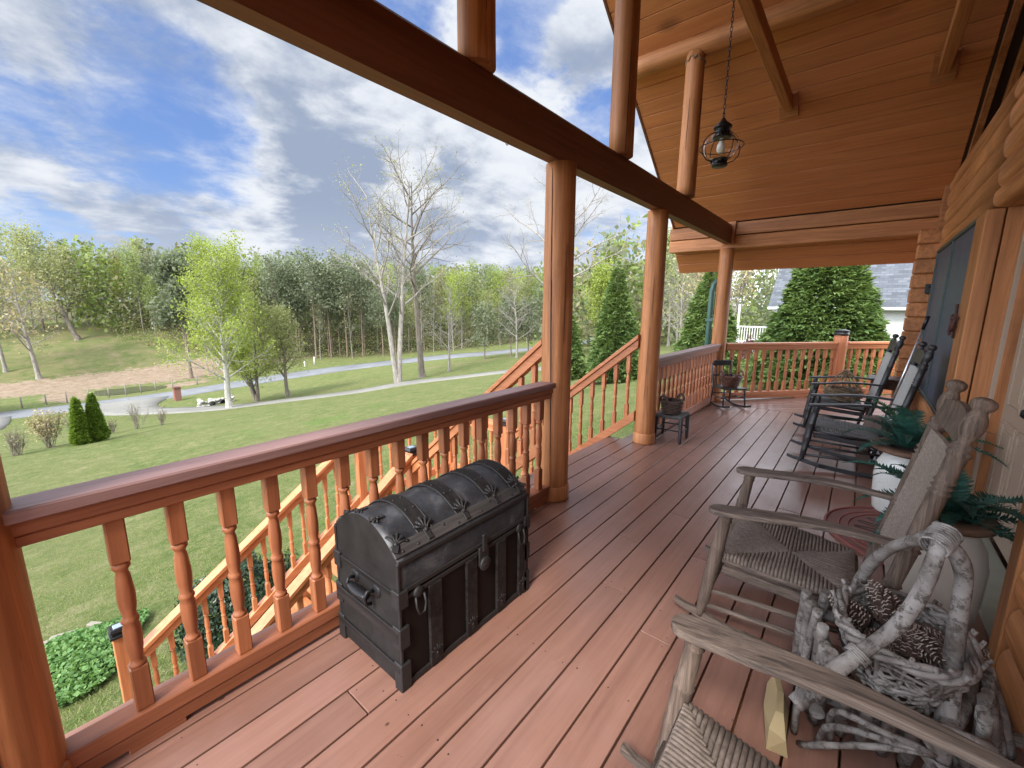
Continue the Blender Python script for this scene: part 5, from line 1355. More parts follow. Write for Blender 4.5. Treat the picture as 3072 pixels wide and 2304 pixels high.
# ------------------------------------------------------------------ jars with ferns, doormat, small things
def ring_mesh(r0, r1, th, n=36):
    mb = MB(); mb.lathe([(r0, 0), (r1, 0), (r1+.006, th*.3), (r1+.006, th*.75), (r1-.004, th), (r0+.004, th), (r0, th*.8), (r0, 0)], n, cap=False); return mb
def fern(name, label, pos, n, ln, seed, mat, droop=1.0, az=None, up=(.35, 1.25)):
    rg = random.Random(seed); t = thing(name, label, 'fern', pos)
    for i in range(n):
        a = (az[0]+(az[1]-az[0])*rg.random()) if az else 2*PI*i/n+rg.uniform(-.3, .3)
        el = rg.uniform(*up); L = ln*rg.uniform(.7, 1.1); c, s = math.cos(a), math.sin(a); mb = MB(); P = []
        K = 16; p = Vector((0, 0, 0)); e = el
        for j in range(K+1):
            P.append(p.copy()); p = p+Vector((c*math.cos(e), s*math.cos(e), math.sin(e)))*(L/K); e -= droop*(.03+.12*j/K)*rg.uniform(.7, 1.3)
        mb.tube(P, [.0035-.0025*j/K for j in range(K+1)], 4, False)
        side = Vector((-s, c, 0)); M = 34
        for j in range(3, M):
            f = j/M; k = f*K; i0 = min(K-1, int(k)); q = P[i0].lerp(P[i0+1], k-i0); tg = (P[i0+1]-P[i0]).normalized(); w = ln*.15*math.sin(PI*min(1, (.12+.9*f)))**.8*(1.1-.55*f)
            nrm = side.cross(tg).normalized()
            for sd in (-1, 1):
                d = (side*sd*.95+tg*.35+nrm*rg.uniform(-.22, .1)).normalized(); hw = L/M*.8; tip = q+d*w-nrm*w*.18
                v = [q-tg*hw*.5, q+d*w*.35-tg*hw*.8+nrm*.003, q+d*w*.75-tg*hw*.5, tip, q+d*w*.72+tg*hw*.45, q+d*w*.35+tg*hw*.7+nrm*.003, q+tg*hw*.4]
                mb.add(v, [(0, 1, 5, 6), (1, 2, 4, 5), (2, 3, 4)])
        mb.build('frond', mat if rg.random() < .8 else FERN2, t)
    return t
def jar(label, pos, prof, mat, ring_z, r0, r1, rz=0, lug=False):
    t = thing('stoneware_jar', label, 'jar', pos, rz); mb = MB(); mb.lathe(prof, 40); mb.build('jar_body', mat, t)
    rm = ring_mesh(r0, r1, .035); o = rm.build('wooden_ring', WORNWOOD, t, (0, 0, ring_z)); o.rotation_euler = (R(2), R(-2), 0)
    mb = MB(); mb.lathe([(0, 0), (r0*.9, 0)], 20, cap=False); mb.build('soil', CREV, t, (0, 0, ring_z+.012))
    if lug:
        mb = MB(); rj = max(p[0] for p in prof)
        for s in (1,):
            mb.tube([(-rj*.93, .0, ring_z-.07), (-rj-.028, 0, ring_z-.08), (-rj-.04, 0, ring_z-.12), (-rj-.02, 0, ring_z-.155), (-rj*.99, 0, ring_z-.16)], [.02, .017, .016, .015, .016], 10); mb.ball((-rj*.97, 0, ring_z-.17), .022); mb.ball((-rj*.92, .0, ring_z-.06), .026)
        mb.build('lug_handle', mat, t)
    return t
jar('white crackled jar with a wide brown rim ring behind the grey rocking chair', (4.40, -.375, 0), [(.0, 0), (.135, 0), (.15, .02), (.165, .15), (.172, .3), (.165, .4), (.13, .47), (.115, .5), (.12, .52)], JARW, .515, .12, .215)
fern('potted_fern', 'blue green fern in the white crackled jar', (4.40, -.375, .54), 20, .55, 4, FERN, 1.0, up=(.2, 1.3))
jar('big cream stoneware jug with a lug handle and dark wooden ring', (2.91, -.44, 0), [(.0, 0), (.14, 0), (.155, .02), (.17, .2), (.172, .36), (.155, .45), (.115, .53), (.1, .58)], JUG, .57, .105, .172, R(-55), lug=True)
fern('potted_fern', 'dark green fern in the cream jug next to the beige door', (2.91, -.44, .595), 20, .47, 8, FERN, 1.05, up=(.1, 1.1))
def doormat():
    t = thing('doormat', 'half round reddish doormat with fan pattern by the door', 'doormat', (3.88, -.60, .0)); rx, ry = .56, .66
    def arc(k, n=40): return [(rx*k*math.cos(a), ry*k*math.sin(a)) for a in np.linspace(0, PI, n)]
    mb = MB(); mb.prism(arc(1), 0.001, .012); mb.build('mat_base', MATT, t)
    mb = MB()
    for k in (.985, .86, .78): mb.tube([(x, y, .012) for x, y in arc(k)], .011 if k > .9 else .007, 6)
    mb.build('raised_rim', MATE, t)
    mb = MB()
    for i in range(11):
        a = PI*(i+.5)/11; w = .1; pts = []
        for q in np.linspace(0, 1, 15):
            k = .3+.42*math.sin(PI*q)**.55; b = a+w*(q-.5)*2; pts.append((rx*k*math.cos(b), ry*k*math.sin(b), .012))
        mb.tube(pts, .006, 5)
    mb.tube([(x, y, .012) for x, y in arc(.26)], .007, 6); mb.build('fan_pattern', MATD, t)
doormat()
t = thing('paper_bag', 'crumpled tan paper bag beside the twig planter', 'paper bag', (1.72, .085, 0), R(10))
mb = MB(); mb.add([(-.13, -.045, 0), (.13, -.045, 0), (.13, .03, 0), (-.13, .03, 0), (-.14, -.03, .10), (.0, -.045, .12), (.13, -.03, .1), (.125, .03, .11), (0, .045, .1), (-.13, .03, .12), (-.1, -.015, .2), (0, -.02, .21), (.11, -.012, .19), (.1, .012, .2), (0, .004, .215), (-.1, .012, .2)],
    [(0, 3, 2, 1), (0, 1, 6, 5, 4), (2, 3, 9, 8, 7), (1, 2, 7, 6), (3, 0, 4, 9), (4, 5, 11, 10), (5, 6, 12, 11), (7, 8, 14, 13), (8, 9, 15, 14), (6, 7, 13, 12), (9, 4, 10, 15), (10, 11, 12, 13, 14, 15)])
o = mb.build('bag_body', PAPER, t); o.scale = (.9, .9, .75)
t = thing('push_broom', 'broom with silver pole and black grip leaning by the window', 'broom', (6.75, -.30, 0))
mb = MB(); mb.tube([(0, 0, .1), (-.15, -.22, 1.40)], .0125, 10); mb.build('pole', ALU, t)
mb = MB(); mb.tube([(-.148, -.217, 1.385), (-.165, -.242, 1.535)], [.017, .019], 10); mb.build('grip', BLKMETAL, t)
mb = MB(); mb.bbox((0, 0, .09), (.3, .06, .04), .006); mb.bbox((0, 0, .035), (.29, .05, .07), .004); mb.build('brush_head', BLK, t)
t = thing('side_table', 'small red brown side table in the corner behind the black chairs', 'table', (7.42, -.33, 0))
mb = MB(); mb.bbox((0, 0, .70), (.4, .4, .03), .006); mb.build('table_top', WORNWOOD, t)
mb = MB(); mb.bbox((0, 0, .63), (.33, .33, .11), .004); mb.build('apron', WORNWOOD, t)
for sx in (-1, 1):
    for sy in (-1, 1):
        mb = MB(); mb.bbox((sx*.145, sy*.145, .33), (.04, .04, .66), .004); mb.build('leg', WORNWOOD, t)
t = thing('log_bench', 'low rustic log stand under the black rocking chairs', 'stand', (5.95, -.28, 0))
mb = MB()
branch(mb, [(-.42, .12, .09), (0, .13, .1), (.42, .12, .09)], .055, .05, 12, 2.2); mb.build('rail_log', TWIG if 0 else WICKER, t)
mb = MB(); branch(mb, [(-.42, -.12, .09), (0, -.13, .1), (.42, -.12, .09)], .055, .05, 12, 6.2); mb.build('rail_log', WICKER, t)
for x in (-.3, .3):
    for y in (.1, -.1): mb = MB(); branch(mb, [(x, y, .02), (x, y, .36)], .035, .03, 10, x*9+y*7); mb.build('upright', WICKER, t)
mb = MB(); mb.bbox((0, 0, .37), (.8, .3, .03), .006); mb.build('top_board', WORNWOOD, t)
# ------------------------------------------------------------------ plant materials
L_LIME = leafmat('lime_spring_leaf', (.2, .25, .05), (.33, .38, .09), .45)
L_GREEN = leafmat('fresh_green_leaf', (.15, .2, .065), (.27, .31, .11), .45)
L_PALE = leafmat('pale_budding_leaf', (.2, .215, .09), (.31, .315, .15), .4)
L_OLIVE = leafmat('olive_bud_leaf', (.17, .16, .08), (.27, .25, .13), .35)
L_PINE = leafmat('pine_needles', (.115, .14, .085), (.21, .23, .14), .45, (1, 1.05, .8))
L_CEDAR = leafmat('cypress_sprays', (.07, .125, .04), (.21, .28, .09), .35, (1.1, 1.1, .7))
L_ARB = leafmat('arborvitae_sprays', (.09, .155, .02), (.2, .28, .04), .3)
L_BOX = leafmat('boxwood_leaf', (.012, .03, .014), (.045, .075, .04), .15, rough=.35)
L_COVER = leafmat('ground_cover_leaf', (.05, .13, .03), (.16, .27, .08), .3)
L_RED = leafmat('dark_red_leaf', (.06, .025, .02), (.13, .06, .045), .2)
L_TAN = leafmat('tan_bud_leaf', (.24, .19, .1), (.36, .3, .16), .3)
B_GREY = bark('pale_grey_bark', (.12, .105, .09), (.33, .3, .26), 7, .6)
B_DARK = bark('dark_brown_bark', (.075, .062, .05), (.23, .195, .155), 7, .7)
B_BIRCH = bark('whitish_bark', (.22, .2, .17), (.5, .48, .43), 6, .4, ((.1, .08, .06), 5, .6))
B_PINE = bark('pine_bark', (.1, .07, .05), (.26, .2, .16), 6, .7)

def unit(rg, n):
    v = rg.normal(size=(n, 3)); return v/np.linalg.norm(v, axis=1, keepdims=True)
def leaves(centers, size, rg, flat=.0, nrm=None, aspect=.55):
    """one leaf-shaped quad per centre"""
    c = np.asarray(centers, float); n = len(c)
    N = unit(rg, n) if nrm is None else nrm+rg.normal(size=(n, 3))*.45
    N[:, 2] += flat; N /= np.linalg.norm(N, axis=1, keepdims=True)
    T = np.cross(N, unit(rg, n)); T /= np.maximum(1e-6, np.linalg.norm(T, axis=1, keepdims=True)); B = np.cross(N, T)
    s = size*(.6+.8*rg.random((n, 1)))
    V = np.empty((n, 4, 3)); V[:, 0] = c-T*s*.5; V[:, 1] = c+B*s*aspect*.5+N*s*.06; V[:, 2] = c+T*s*.5; V[:, 3] = c-B*s*aspect*.5+N*s*.06
    return V.reshape(-1, 3)

def grow(mb, p, d, L, r, lev, rg, prm, tips):
    """recursive limb: curved tapered tube with side limbs; returns nothing, fills tips"""
    n = prm['seg'][lev]; pts = [p.copy()]; rad = [r]; q = p.copy(); dd = d.copy(); end = prm['taper'][lev]
    for i in range(n):
        dd = (dd+Vector((rg.gauss(0, 1), rg.gauss(0, 1), rg.gauss(0, 1)))*prm['wob'][lev]+Vector((0, 0, prm['up'][lev]))).normalized()
        q = q+dd*(L/n); pts.append(q.copy()); rad.append(r*(1-(1-end)*(i+1)/n))
    mb.tube(pts, rad, prm['sides'][lev], False)
    last = lev == prm['levels']-1
    if last or lev >= prm.get('tipfrom', 9): tips.extend((x.copy(), lev) for x in pts[max(1, n//3):])
    if last: return
    k = prm['kids'][lev]; ph = rg.uniform(0, 6.28)
    for j in range(k):
        f = prm['from'][lev]+(1-prm['from'][lev])*(j+rg.uniform(.1, .9))/k; idx = min(n-1, int(f*n)); b = pts[idx].lerp(pts[idx+1], f*n-idx); ax = (pts[idx+1]-pts[idx]).normalized()
        ph += 2.4+rg.uniform(-.5, .5); o = ax.orthogonal().normalized(); o = Matrix.Rotation(ph, 3, ax) @ o
        an = R(prm['ang'][lev]+rg.uniform(-12, 12)); nd = (ax*math.cos(an)+o*math.sin(an)).normalized()
        ll = L*prm['len'][lev]*(1-.55*f*prm.get('cone', 1))*rg.uniform(.75, 1.2)
        grow(mb, b, nd, ll, min(rad[idx]*.85, r*prm['rad'][lev]*(1-.5*f)), lev+1, rg, prm, tips)
    if prm.get('tip', True): tips.append((pts[-1].copy(), lev))

def tree(name, label, cat, loc, H, r, prm, seed, barkm, leafm=None, leaf_n=0, leaf_s=.3, spread=.5, lean=(0, 0), group=None, flat=0, zmin=0):
    rg = random.Random(seed); nr = np.random.default_rng(seed); mb = MB(); tips = []
    t = thing(name, label, cat, loc, 0, group)
    for st in prm.get('stems', [((0, 0), (0, 0), 1)]):
        grow(mb, Vector((st[0][0], st[0][1], -.25)), Vector((lean[0]+st[1][0], lean[1]+st[1][1], 1)).normalized(), H*st[2], r*(.7+.3*st[2]), 0, rg, prm, tips)
    # root flare
    mb.lathe([(r*1.7, -.35), (r*1.3, .05), (r*1.08, .35), (r*.9, .8)], 10, Matrix.Translation((0, 0, 0)), cap=False)
    mb.build('trunk', barkm, t)
    if leafm and leaf_n:
        P = np.array([tuple(x) for x, l in tips if x.z > zmin*H]); idx = nr.integers(0, len(P), leaf_n)
        C = P[idx]+nr.normal(size=(leaf_n, 3))*spread; C[:, 2] = np.maximum(C[:, 2], .3)
        np_obj('crown', leaves(C, leaf_s, nr, flat), 4, leafm, t)
    return t
BIGBARE = dict(levels=5, seg=[12, 8, 6, 5, 3], taper=[.12, .15, .2, .3, .4], wob=[.035, .10, .14, .18, .2], up=[.03, .05, .045, .03, .02], sides=[10, 7, 5, 4, 3], kids=[15, 7, 5, 4], **{'from': [.34, .25, .25, .2]}, ang=[46, 42, 40, 42], len=[.50, .55, .52, .5], rad=[.42, .5, .5, .55])
SMALLBARE = dict(levels=4, seg=[9, 6, 5, 3], taper=[.1, .15, .25, .4], wob=[.03, .08, .12, .15], up=[.02, .03, .03, .02], sides=[8, 5, 4, 3], kids=[26, 8, 5], **{'from': [.22, .15, .15]}, ang=[52, 42, 42], len=[.46, .5, .5], rad=[.38, .45, .5])
LEAFY = dict(levels=4, seg=[9, 6, 4, 3], taper=[.1, .15, .25, .4], wob=[.03, .07, .12, .15], up=[.03, .06, .05, .02], sides=[9, 6, 4, 3], kids=[26, 7, 4], **{'from': [.2, .2, .15]}, ang=[44, 40, 42], len=[.42, .5, .5], rad=[.36, .45, .5])
POPLAR = dict(levels=3, seg=[8, 5, 3], taper=[.12, .2, .4], wob=[.02, .07, .12], up=[.03, .1, .05], sides=[6, 4, 3], kids=[22, 5], **{'from': [.38, .15]}, ang=[42, 42], len=[.25, .5], rad=[.3, .5])
PINEP = dict(levels=3, seg=[8, 4, 2], taper=[.2, .25, .4], wob=[.012, .08, .12], up=[.02, .03, .05], sides=[7, 4, 3], kids=[26, 4], **{'from': [.5, .3]}, ang=[72, 45], len=[.2, .45], rad=[.22, .5], tipfrom=1)
THINBARE = dict(levels=3, seg=[8, 5, 3], taper=[.12, .2, .4], wob=[.025, .08, .12], up=[.03, .05, .05], sides=[5, 4, 3], kids=[18, 6], **{'from': [.3, .15]}, ang=[40, 42], len=[.3, .5], rad=[.35, .5])
VASE = dict(levels=3, seg=[6, 4, 3], taper=[.35, .35, .4], wob=[.05, .1, .14], up=[.02, .08, .05], sides=[6, 4, 3], kids=[7, 4], **{'from': [.3, .2]}, ang=[24, 30], len=[.5, .5], rad=[.6, .6])
def at(x, y): return (x, y, tz(x, y))

# ---- trees standing in the yard
two = dict(BIGBARE); two['stems'] = [((-.12, .05), (-.055, .045), .9), ((.1, -.05), (.015, -.01), 1.0)]
two['wob'] = [.018, .10, .14, .18, .2]
tree('bare_tree', 'tall pale bare tree with two trunks left of the darker bare one', 'tree', at(27, 38.4), 21.5, .33, two, 5, B_GREY, L_PALE, 700, .2, .25, zmin=.5)
tree('bare_tree', 'tall dark barked bare tree with wide limbs, right of the pale double trunk', 'tree', at(31.3, 39.7), 21.5, .4, dict(BIGBARE, **{'from': [.46, .25, .25, .2]}, ang=[55, 42, 40, 42], len=[.55, .55, .52, .5]), 17, B_DARK, L_PALE, 500, .2, .25, zmin=.5)
tree('bare_tree', 'wide leafless tree seen on both sides of the cracked log post', 'tree', at(31.0, 21.4), 14.5, .34, dict(BIGBARE, **{'from': [.42, .25, .25, .2]}, ang=[60, 42, 40, 42], len=[.8, .5, .5, .5], kids=[13, 7, 5, 4]), 23, B_GREY)
tree('bare_tree', 'small silvery bare tree just right of the two tall bare trees', 'tree', at(36.5, 40.7), 11, .17, SMALLBARE, 31, B_GREY)
tree('bare_tree', 'silvery bare tree left of the cracked log post near the road', 'tree', at(51.3, 41.4), 12, .19, SMALLBARE, 37, B_GREY)
tree('spring_tree', 'big bright lime green tree with whitish trunk beside the driveway', 'tree', at(13.6, 47.7), 14.2, .3, dict(LEAFY, kids=[34, 8, 4], len=[.42, .5, .5]), 41, B_BIRCH, L_LIME, 15000, .2, .36)
lean = dict(LEAFY); lean['stems'] = [((0, 0), (-.30, .05), .8), ((.15, 0), (.05, .0), 1.0), ((.1, .1), (-.12, .1), .75)]; lean['kids'] = [12, 6, 4]
tree('spring_tree', 'forked dark trunk tree with sparse lime leaves right of the whitish trunk', 'tree', at(16.9, 50.1), 9.6, .2, lean, 43, B_DARK, L_LIME, 5600, .22, .42)
tree('spring_tree', 'pale budding tree with dark crooked trunk, right one of the driveway trees', 'tree', at(19.5, 48.4), 9.2, .22, dict(LEAFY, kids=[16, 6, 4], wob=[.07, .12, .15, .18]), 47, B_DARK, L_PALE, 6000, .21, .45)
tree('pine_tree', 'tall dark pine on a bare straight trunk beside the road', 'tree', at(18.3, 80.5), 18.5, .25, dict(PINEP, **{'from': [.42, .3]}, len=[.24, .45]), 53, B_PINE, L_PINE, 6500, .5, .55)
tree('leaning_tree', 'leaning dark forked tree with light green crown on the hill edge', 'tree', at(9, 111), 18.5, .4, dict(LEAFY, wob=[.05, .09, .12, .15], kids=[14, 7, 4]), 59, B_DARK, L_PALE, 5200, .36, .8, lean=(-.25, .1))
tree('bare_tree', 'grey bare tree on the slope at the left edge above the clay bank', 'tree', at(2.8, 93), 15, .3, dict(SMALLBARE, kids=[18, 8, 5]), 61, B_GREY, L_TAN, 900, .4, .5)
tree('bare_tree', 'slim grey bare tree left of the hill slope, beside the clay bank', 'tree', at(-.2, 98), 17, .24, dict(SMALLBARE, kids=[18, 8, 5]), 63, B_GREY, L_PALE, 2500, .45, .7)
tree('pine_tree', 'dark green pine cut by the left edge of the view', 'tree', at(-5.0, 70.5), 9, .2, dict(PINEP, **{'from': [.1, .3]}, len=[.4, .45]), 67, B_PINE, L_PINE, 4200, .42, .45)
for i, (x, y, h) in enumerate(((56.0, 46.5, 10), (59.2, 45.2, 9.2), (58.6, 41.0, 11), (52.5, 49.5, 9))):
    tree('small_pine', ('young pine in the brown straw patch, leftmost of the group', 'young pine in the middle of the straw patch by the road', 'tallest young pine of the group in the brown straw patch', 'young pine behind the straw patch close to the road')[i], 'tree', at(x, y), h, .13, dict(PINEP, **{'from': [.3, .3]}, len=[.3, .45], kids=[22, 4]), 71+i, B_DARK, L_PINE, 1900, .4, .42, group='young pines by the road')
tree('poplar_tree', 'tall lime green poplar left of the clipped cypress cone, above the trees', 'tree', at(55.5, 27.5), 14, .24, dict(POPLAR, len=[.3, .5], kids=[30, 5]), 81, B_GREY, L_LIME, 6000, .27, .45)
tree('poplar_tree', 'slim fresh green poplar between the two right hand porch posts', 'tree', at(59.0, 20.6), 14.5, .2, dict(POPLAR, len=[.3, .5], kids=[30, 5]), 83, B_GREY, L_GREEN, 5000, .26, .45)
tree('poplar_tree', 'bright green poplar low behind the first cypress cone', 'tree', at(48, 25.5), 10, .2, dict(POPLAR, len=[.36, .5]), 85, B_GREY, L_LIME, 5000, .26, .45)
for i, (x, y, h) in enumerate(((46.0, 14.8, 9.5), (50.5, 16.6, 11), (47, 12.6, 9), (55, 15, 12.5))):
    tree('bare_tree', ('grey brushy bare tree behind the green downspout', 'tall grey bare tree behind the second right hand post', 'low grey bare tree right of the green downspout', 'farthest grey bare tree between the right hand posts')[i], 'tree', at(x, y), h, .16, SMALLBARE, 91+i, B_GREY, L_PALE, 500, .3, .4, group='grey bare trees behind the side yard')
tree('budding_tree', 'tan budding multi stemmed tree left of the neighbour house', 'tree', at(28.2, 6.6), 6.2, .1, dict(VASE, stems=[((-.3, 0), (-.15, 0), 1), ((.2, .2), (.12, .1), .95), ((.1, -.3), (.02, -.15), 1), ((-.1, .3), (-.05, .2), .9)], kids=[10, 5]), 97, B_GREY, L_TAN, 2600, .16, .22)

# ---- the forest behind the road and on the hill: a few kinds, copied
def forest():
    rg = random.Random(3); kinds = []
    def proto(name, label, group, *a, **k):
        t = tree(name, label, 'tree', (0, 0, -400), *a, group=group, **k); kinds.append(t); return t
    for s in range(3): proto('forest_pine', 'tall dark pine with bare trunk in the wood behind the road', 'pines in the wood behind the road', 19, .17, PINEP, 200+s, B_PINE, L_PINE, 2100, .4, .68)
    for s in range(3): proto('forest_poplar', 'slender fresh green tree in the wood behind the road', 'green trees in the wood behind the road', 18, .15, POPLAR, 210+s, B_GREY, (L_LIME, L_GREEN, L_GREEN)[s], 1900, .36, .6)
    for s in range(2): proto('forest_bare_tree', 'grey bare tree in the wood behind the road', 'bare grey trees in the wood behind the road', 16, .13, THINBARE, 220+s, B_GREY, L_OLIVE, 300, .34, .6)
    for s in range(2): proto('forest_budding_tree', 'olive budding tree in the wood behind the road', 'budding trees in the wood behind the road', 17, .15, POPLAR, 230+s, B_GREY, (L_PALE, L_OLIVE)[s], 1600, .36, .65)
    used = set()
    def put(k, x, y, s, hill=False):
        src = kinds[k]; loc = (x, y, tz(x, y)-.1); rz = rg.uniform(0, 6.28); sc = (s*rg.uniform(.9, 1.15), s*rg.uniform(.9, 1.15), s)
        lab = src['label'].replace('in the wood behind the road', 'in the wood on top of the left hill') if hill else None
        if k in used or hill:
            o = dup(src, loc, rz, sc, lab)
            if hill: o['group'] = src['group'].replace('behind the road', 'on top of the left hill')
        else:
            src.location = loc; src.rotation_euler = (0, 0, rz); src.scale = sc; used.add(k)
    fx = [18, 24, 33, 42, 60, 75, 90, 130]; fy = [101, 92.5, 82.5, 76.5, 66.2, 62, 60, 59]
    for row in range(5):
        x = 23.0-row*1.5
        while x < 128:
            y = float(np.interp(x, fx, fy))+row*3.6+rg.uniform(-1.4, 1.8); z = rg.random()
            pine = .62 if 30 < x < 52 else .3
            if row == 0: k = rg.choice((0, 1, 2)) if z < pine*.8 else rg.choice((6, 7, 6, 7, 3, 8))
            else: k = rg.choice((0, 1, 2)) if z < pine else rg.choice((3, 4, 5, 5, 4, 6, 8, 9))
            put(k, x+rg.uniform(-1, 1), y, rg.uniform(.72, 1.08)*.82*(1+.03*row)); x += rg.uniform(2.7, 4.6)*(1+.012*max(0, x-50))*(1.0 if row < 3 else 1.35)
    for row in range(4):
        x = -32.0
        while x < 30:
            y = float(np.interp(x, [-32, -10, 4, 12, 20, 30], [112, 117, 120, 126, 131, 128]))+row*4+rg.uniform(-1.5, 1.5)
            k = rg.choice((4, 5, 6, 7, 8, 8, 9, 6)) if rg.random() < .86 else rg.choice((0, 1, 2))
            put(k, x, y, rg.uniform(.85, 1.2)*.8, True); x += rg.uniform(2.8, 5.2)
    for x, y, k, s in ((33, 84, 0, .95), (35.5, 82, 1, .9), (38, 80, 2, 1.0), (40.5, 79, 0, .9), (28, 90, 3, .95), (30.5, 88, 3, .85), (43, 77.5, 1, 1.0), (45.5, 76, 2, .95)): put(k, x, y, s)
forest()
def far_wood():
    nr = np.random.default_rng(2); pts = []; out = []
    t = thing('distant_wood', 'hazy mass of treetops closing the view behind the front trees', 'wood'); t['kind'] = 'stuff'
    def mass(name, m, cx, n, per, size, seed):
        nr = np.random.default_rng(seed); C = []
        for (x, y, h) in cx:
            z = tz(x, y) if abs(x) < 200 else 0; u = unit(nr, per)*(nr.random((per, 1))**.4); f = nr.random(per)
            c = np.stack([x+u[:, 0]*2.8, y+u[:, 1]*2.8, z+h*(.06+.94*f)+u[:, 2]*.4], 1); c[:, 0] = x+(c[:, 0]-x)*(1.15-f); C.append(c)
        return np_obj(name, leaves(np.concatenate(C), size, nr), 4, m, None)
    rg = random.Random(8); A, B, D = [], [], []
    for i in range(420):
        x = rg.uniform(10, 150); y = float(np.interp(x, [18, 24, 42, 60, 90, 150], [112, 108, 96, 86, 82, 78]))+rg.uniform(0, 26); h = rg.uniform(13, 18)
        rg.choice((A, A, B, D)).append((x, y, h))
    for i in range(48):
        x = rg.uniform(-55, 36); y = float(np.interp(x, [-32, 4, 12, 30], [130, 138, 144, 144]))+rg.uniform(0, 20); (A, B, B, D)[rg.randrange(4)].append((x, y, rg.uniform(13, 18)))
    for i in range(260):
        x = rg.uniform(50, 190); y = float(np.interp(x, [50, 70, 130, 190], [24, 18, 0, -60]))+rg.uniform(0, 40 if x > 75 else 14); (A, B, D)[rg.randrange(3)].append((x, y, rg.uniform(11, 17)))
    COL.objects.unlink(t); bpy.data.objects.remove(t)
    for nm, m, L, s, lab in (('distant_wood', L_PINE, A, 1.0, 'dark pine mass of the distant wood behind the front trees'), ('distant_wood', L_GREEN, B, .95, 'fresh green mass of the distant wood behind the front trees'), ('distant_wood', L_OLIVE, D, .9, 'olive grey mass of the distant wood behind the front trees')):
        o = mass(nm, m, L, 0, 95, s, len(L)); tag(o, lab, 'wood', kind='stuff')
far_wood()
def undergrowth():
    nr = np.random.default_rng(31); n = 26000; x = 14+118*nr.random(n); y = np.interp(x, [14, 18, 24, 33, 42, 60, 75, 90, 132], [108, 101, 93, 83.5, 77.5, 67, 63, 61, 60])+16*nr.random(n)**1.3
    c = np.sin(x*1.1+np.sin(y*.9)*2)*.5+.5; z = tz_np(x, y)+(.2+7.5*nr.random(n)**1.7)*(.4+.6*c); C = np.stack([x, y, z], 1)
    n2 = 4200; x2 = -34+66*nr.random(n2); y2 = np.interp(x2, [-32, -10, 4, 12, 20, 32], [113, 118, 121, 127, 132, 130])+14*nr.random(n2); C2 = np.stack([x2, y2, tz_np(x2, y2)+.2+6*nr.random(n2)**1.6], 1)
    C = np.concatenate([C, C2]); k = nr.random(len(C)) < .5
    for m, sel, lab in ((L_OLIVE, k, 'olive brushy undergrowth between the trunks of the wood'), (L_GREEN, ~k, 'fresh green undergrowth between the trunks of the wood')):
        o = np_obj('undergrowth', leaves(C[sel], .3, nr), 4, m); tag(o, lab, 'undergrowth', kind='stuff')
undergrowth()

# ---- cypress cones, arborvitae
def cone_tree(name, label, loc, H, Rb, n, size, mat, seed, group=None, droop=.35, p=1.0):
    nr = np.random.default_rng(seed); t = thing(name, label, 'tree', loc, 0, group)
    mb = MB(); mb.tube([(0, 0, -.3), (0, 0, H*.5), (0, 0, H*.95)], [.12*H/5, .07*H/5, .01], 8); mb.build('trunk', B_DARK, t)
    f = 1-np.sqrt(nr.random(n)*.985+.0); f = np.clip(f, 0, 1); a = nr.random(n)*2*PI
    lump = .10*np.sin(a*5+f*17)+.08*np.sin(a*9-f*31)+.07*np.sin(a*3+f*9+seed)
    prof = (1-f)**p*(.78+.22*np.minimum(1, f*9))
    r = Rb*prof*(1+lump)*(.62+.42*nr.random(n)**.6)
    z = H*(.015+f*.97)
    C = np.stack([np.cos(a)*r, np.sin(a)*r, z], 1); O = np.stack([np.cos(a), np.sin(a), np.full(n, .55)], 1); O /= np.linalg.norm(O, axis=1, keepdims=True)
    out = O+nr.normal(size=(n, 3))*.28; out[:, 2] -= droop*nr.random(n); out /= np.linalg.norm(out, axis=1, keepdims=True)
    side = np.cross(out, np.array([0, 0, 1.0]))+nr.normal(size=(n, 3))*.4; side /= np.linalg.norm(side, axis=1, keepdims=True)
    s = size*(.6+.8*nr.random((n, 1))); quads = []
    # each spray: a drooping fan of three narrow leaflets
    for k, (sp, ln) in enumerate(((0, 1.0), (-.62, .72), (.62, .72))):
        d = out+side*sp; d /= np.linalg.norm(d, axis=1, keepdims=True); w = np.cross(d, np.cross(side, out)); w /= np.maximum(1e-6, np.linalg.norm(w, axis=1, keepdims=True))
        V = np.empty((n, 4, 3)); V[:, 0] = C; V[:, 1] = C+d*s*ln*.55+w*s*.15; V[:, 2] = C+d*s*ln; V[:, 2, 2] -= (s[:, 0]*.18); V[:, 3] = C+d*s*ln*.55-w*s*.15
        quads.append(V.reshape(-1, 3))
    np_obj('crown', np.concatenate(quads), 4, mat, t); return t
cone_tree('cypress_tree', 'clipped cypress cone seen between the two right hand porch posts', at(19.8, 9.6), 6.0, 1.25, 11000, .22, L_CEDAR, 1, 'cypress cones in the side yard', p=.8)
cone_tree('cypress_tree', 'cypress cone standing behind the green downspout', at(19.3, 5.1), 4.9, 1.35, 11000, .22, L_CEDAR, 2, 'cypress cones in the side yard', p=.85)
cone_tree('cypress_tree', 'largest cypress cone, in front of the neighbour house', at(16, .95), 5.8, 1.95, 24000, .2, L_CEDAR, 3, 'cypress cones in the side yard', p=1.0)
cone_tree('cypress_tree', 'cypress cone mostly hidden behind the cracked log post', at(22.0, 13.9), 4.7, 1.3, 9000, .22, L_CEDAR, 4, 'cypress cones in the side yard', p=.85)
cone_tree('arborvitae', 'narrow bright green arborvitae on the lawn, left one of the pair', at(2.1, 32.4), 2.7, .4, 6500, .16, L_ARB, 5, 'pair of arborvitae on the lawn', 0, p=.8)
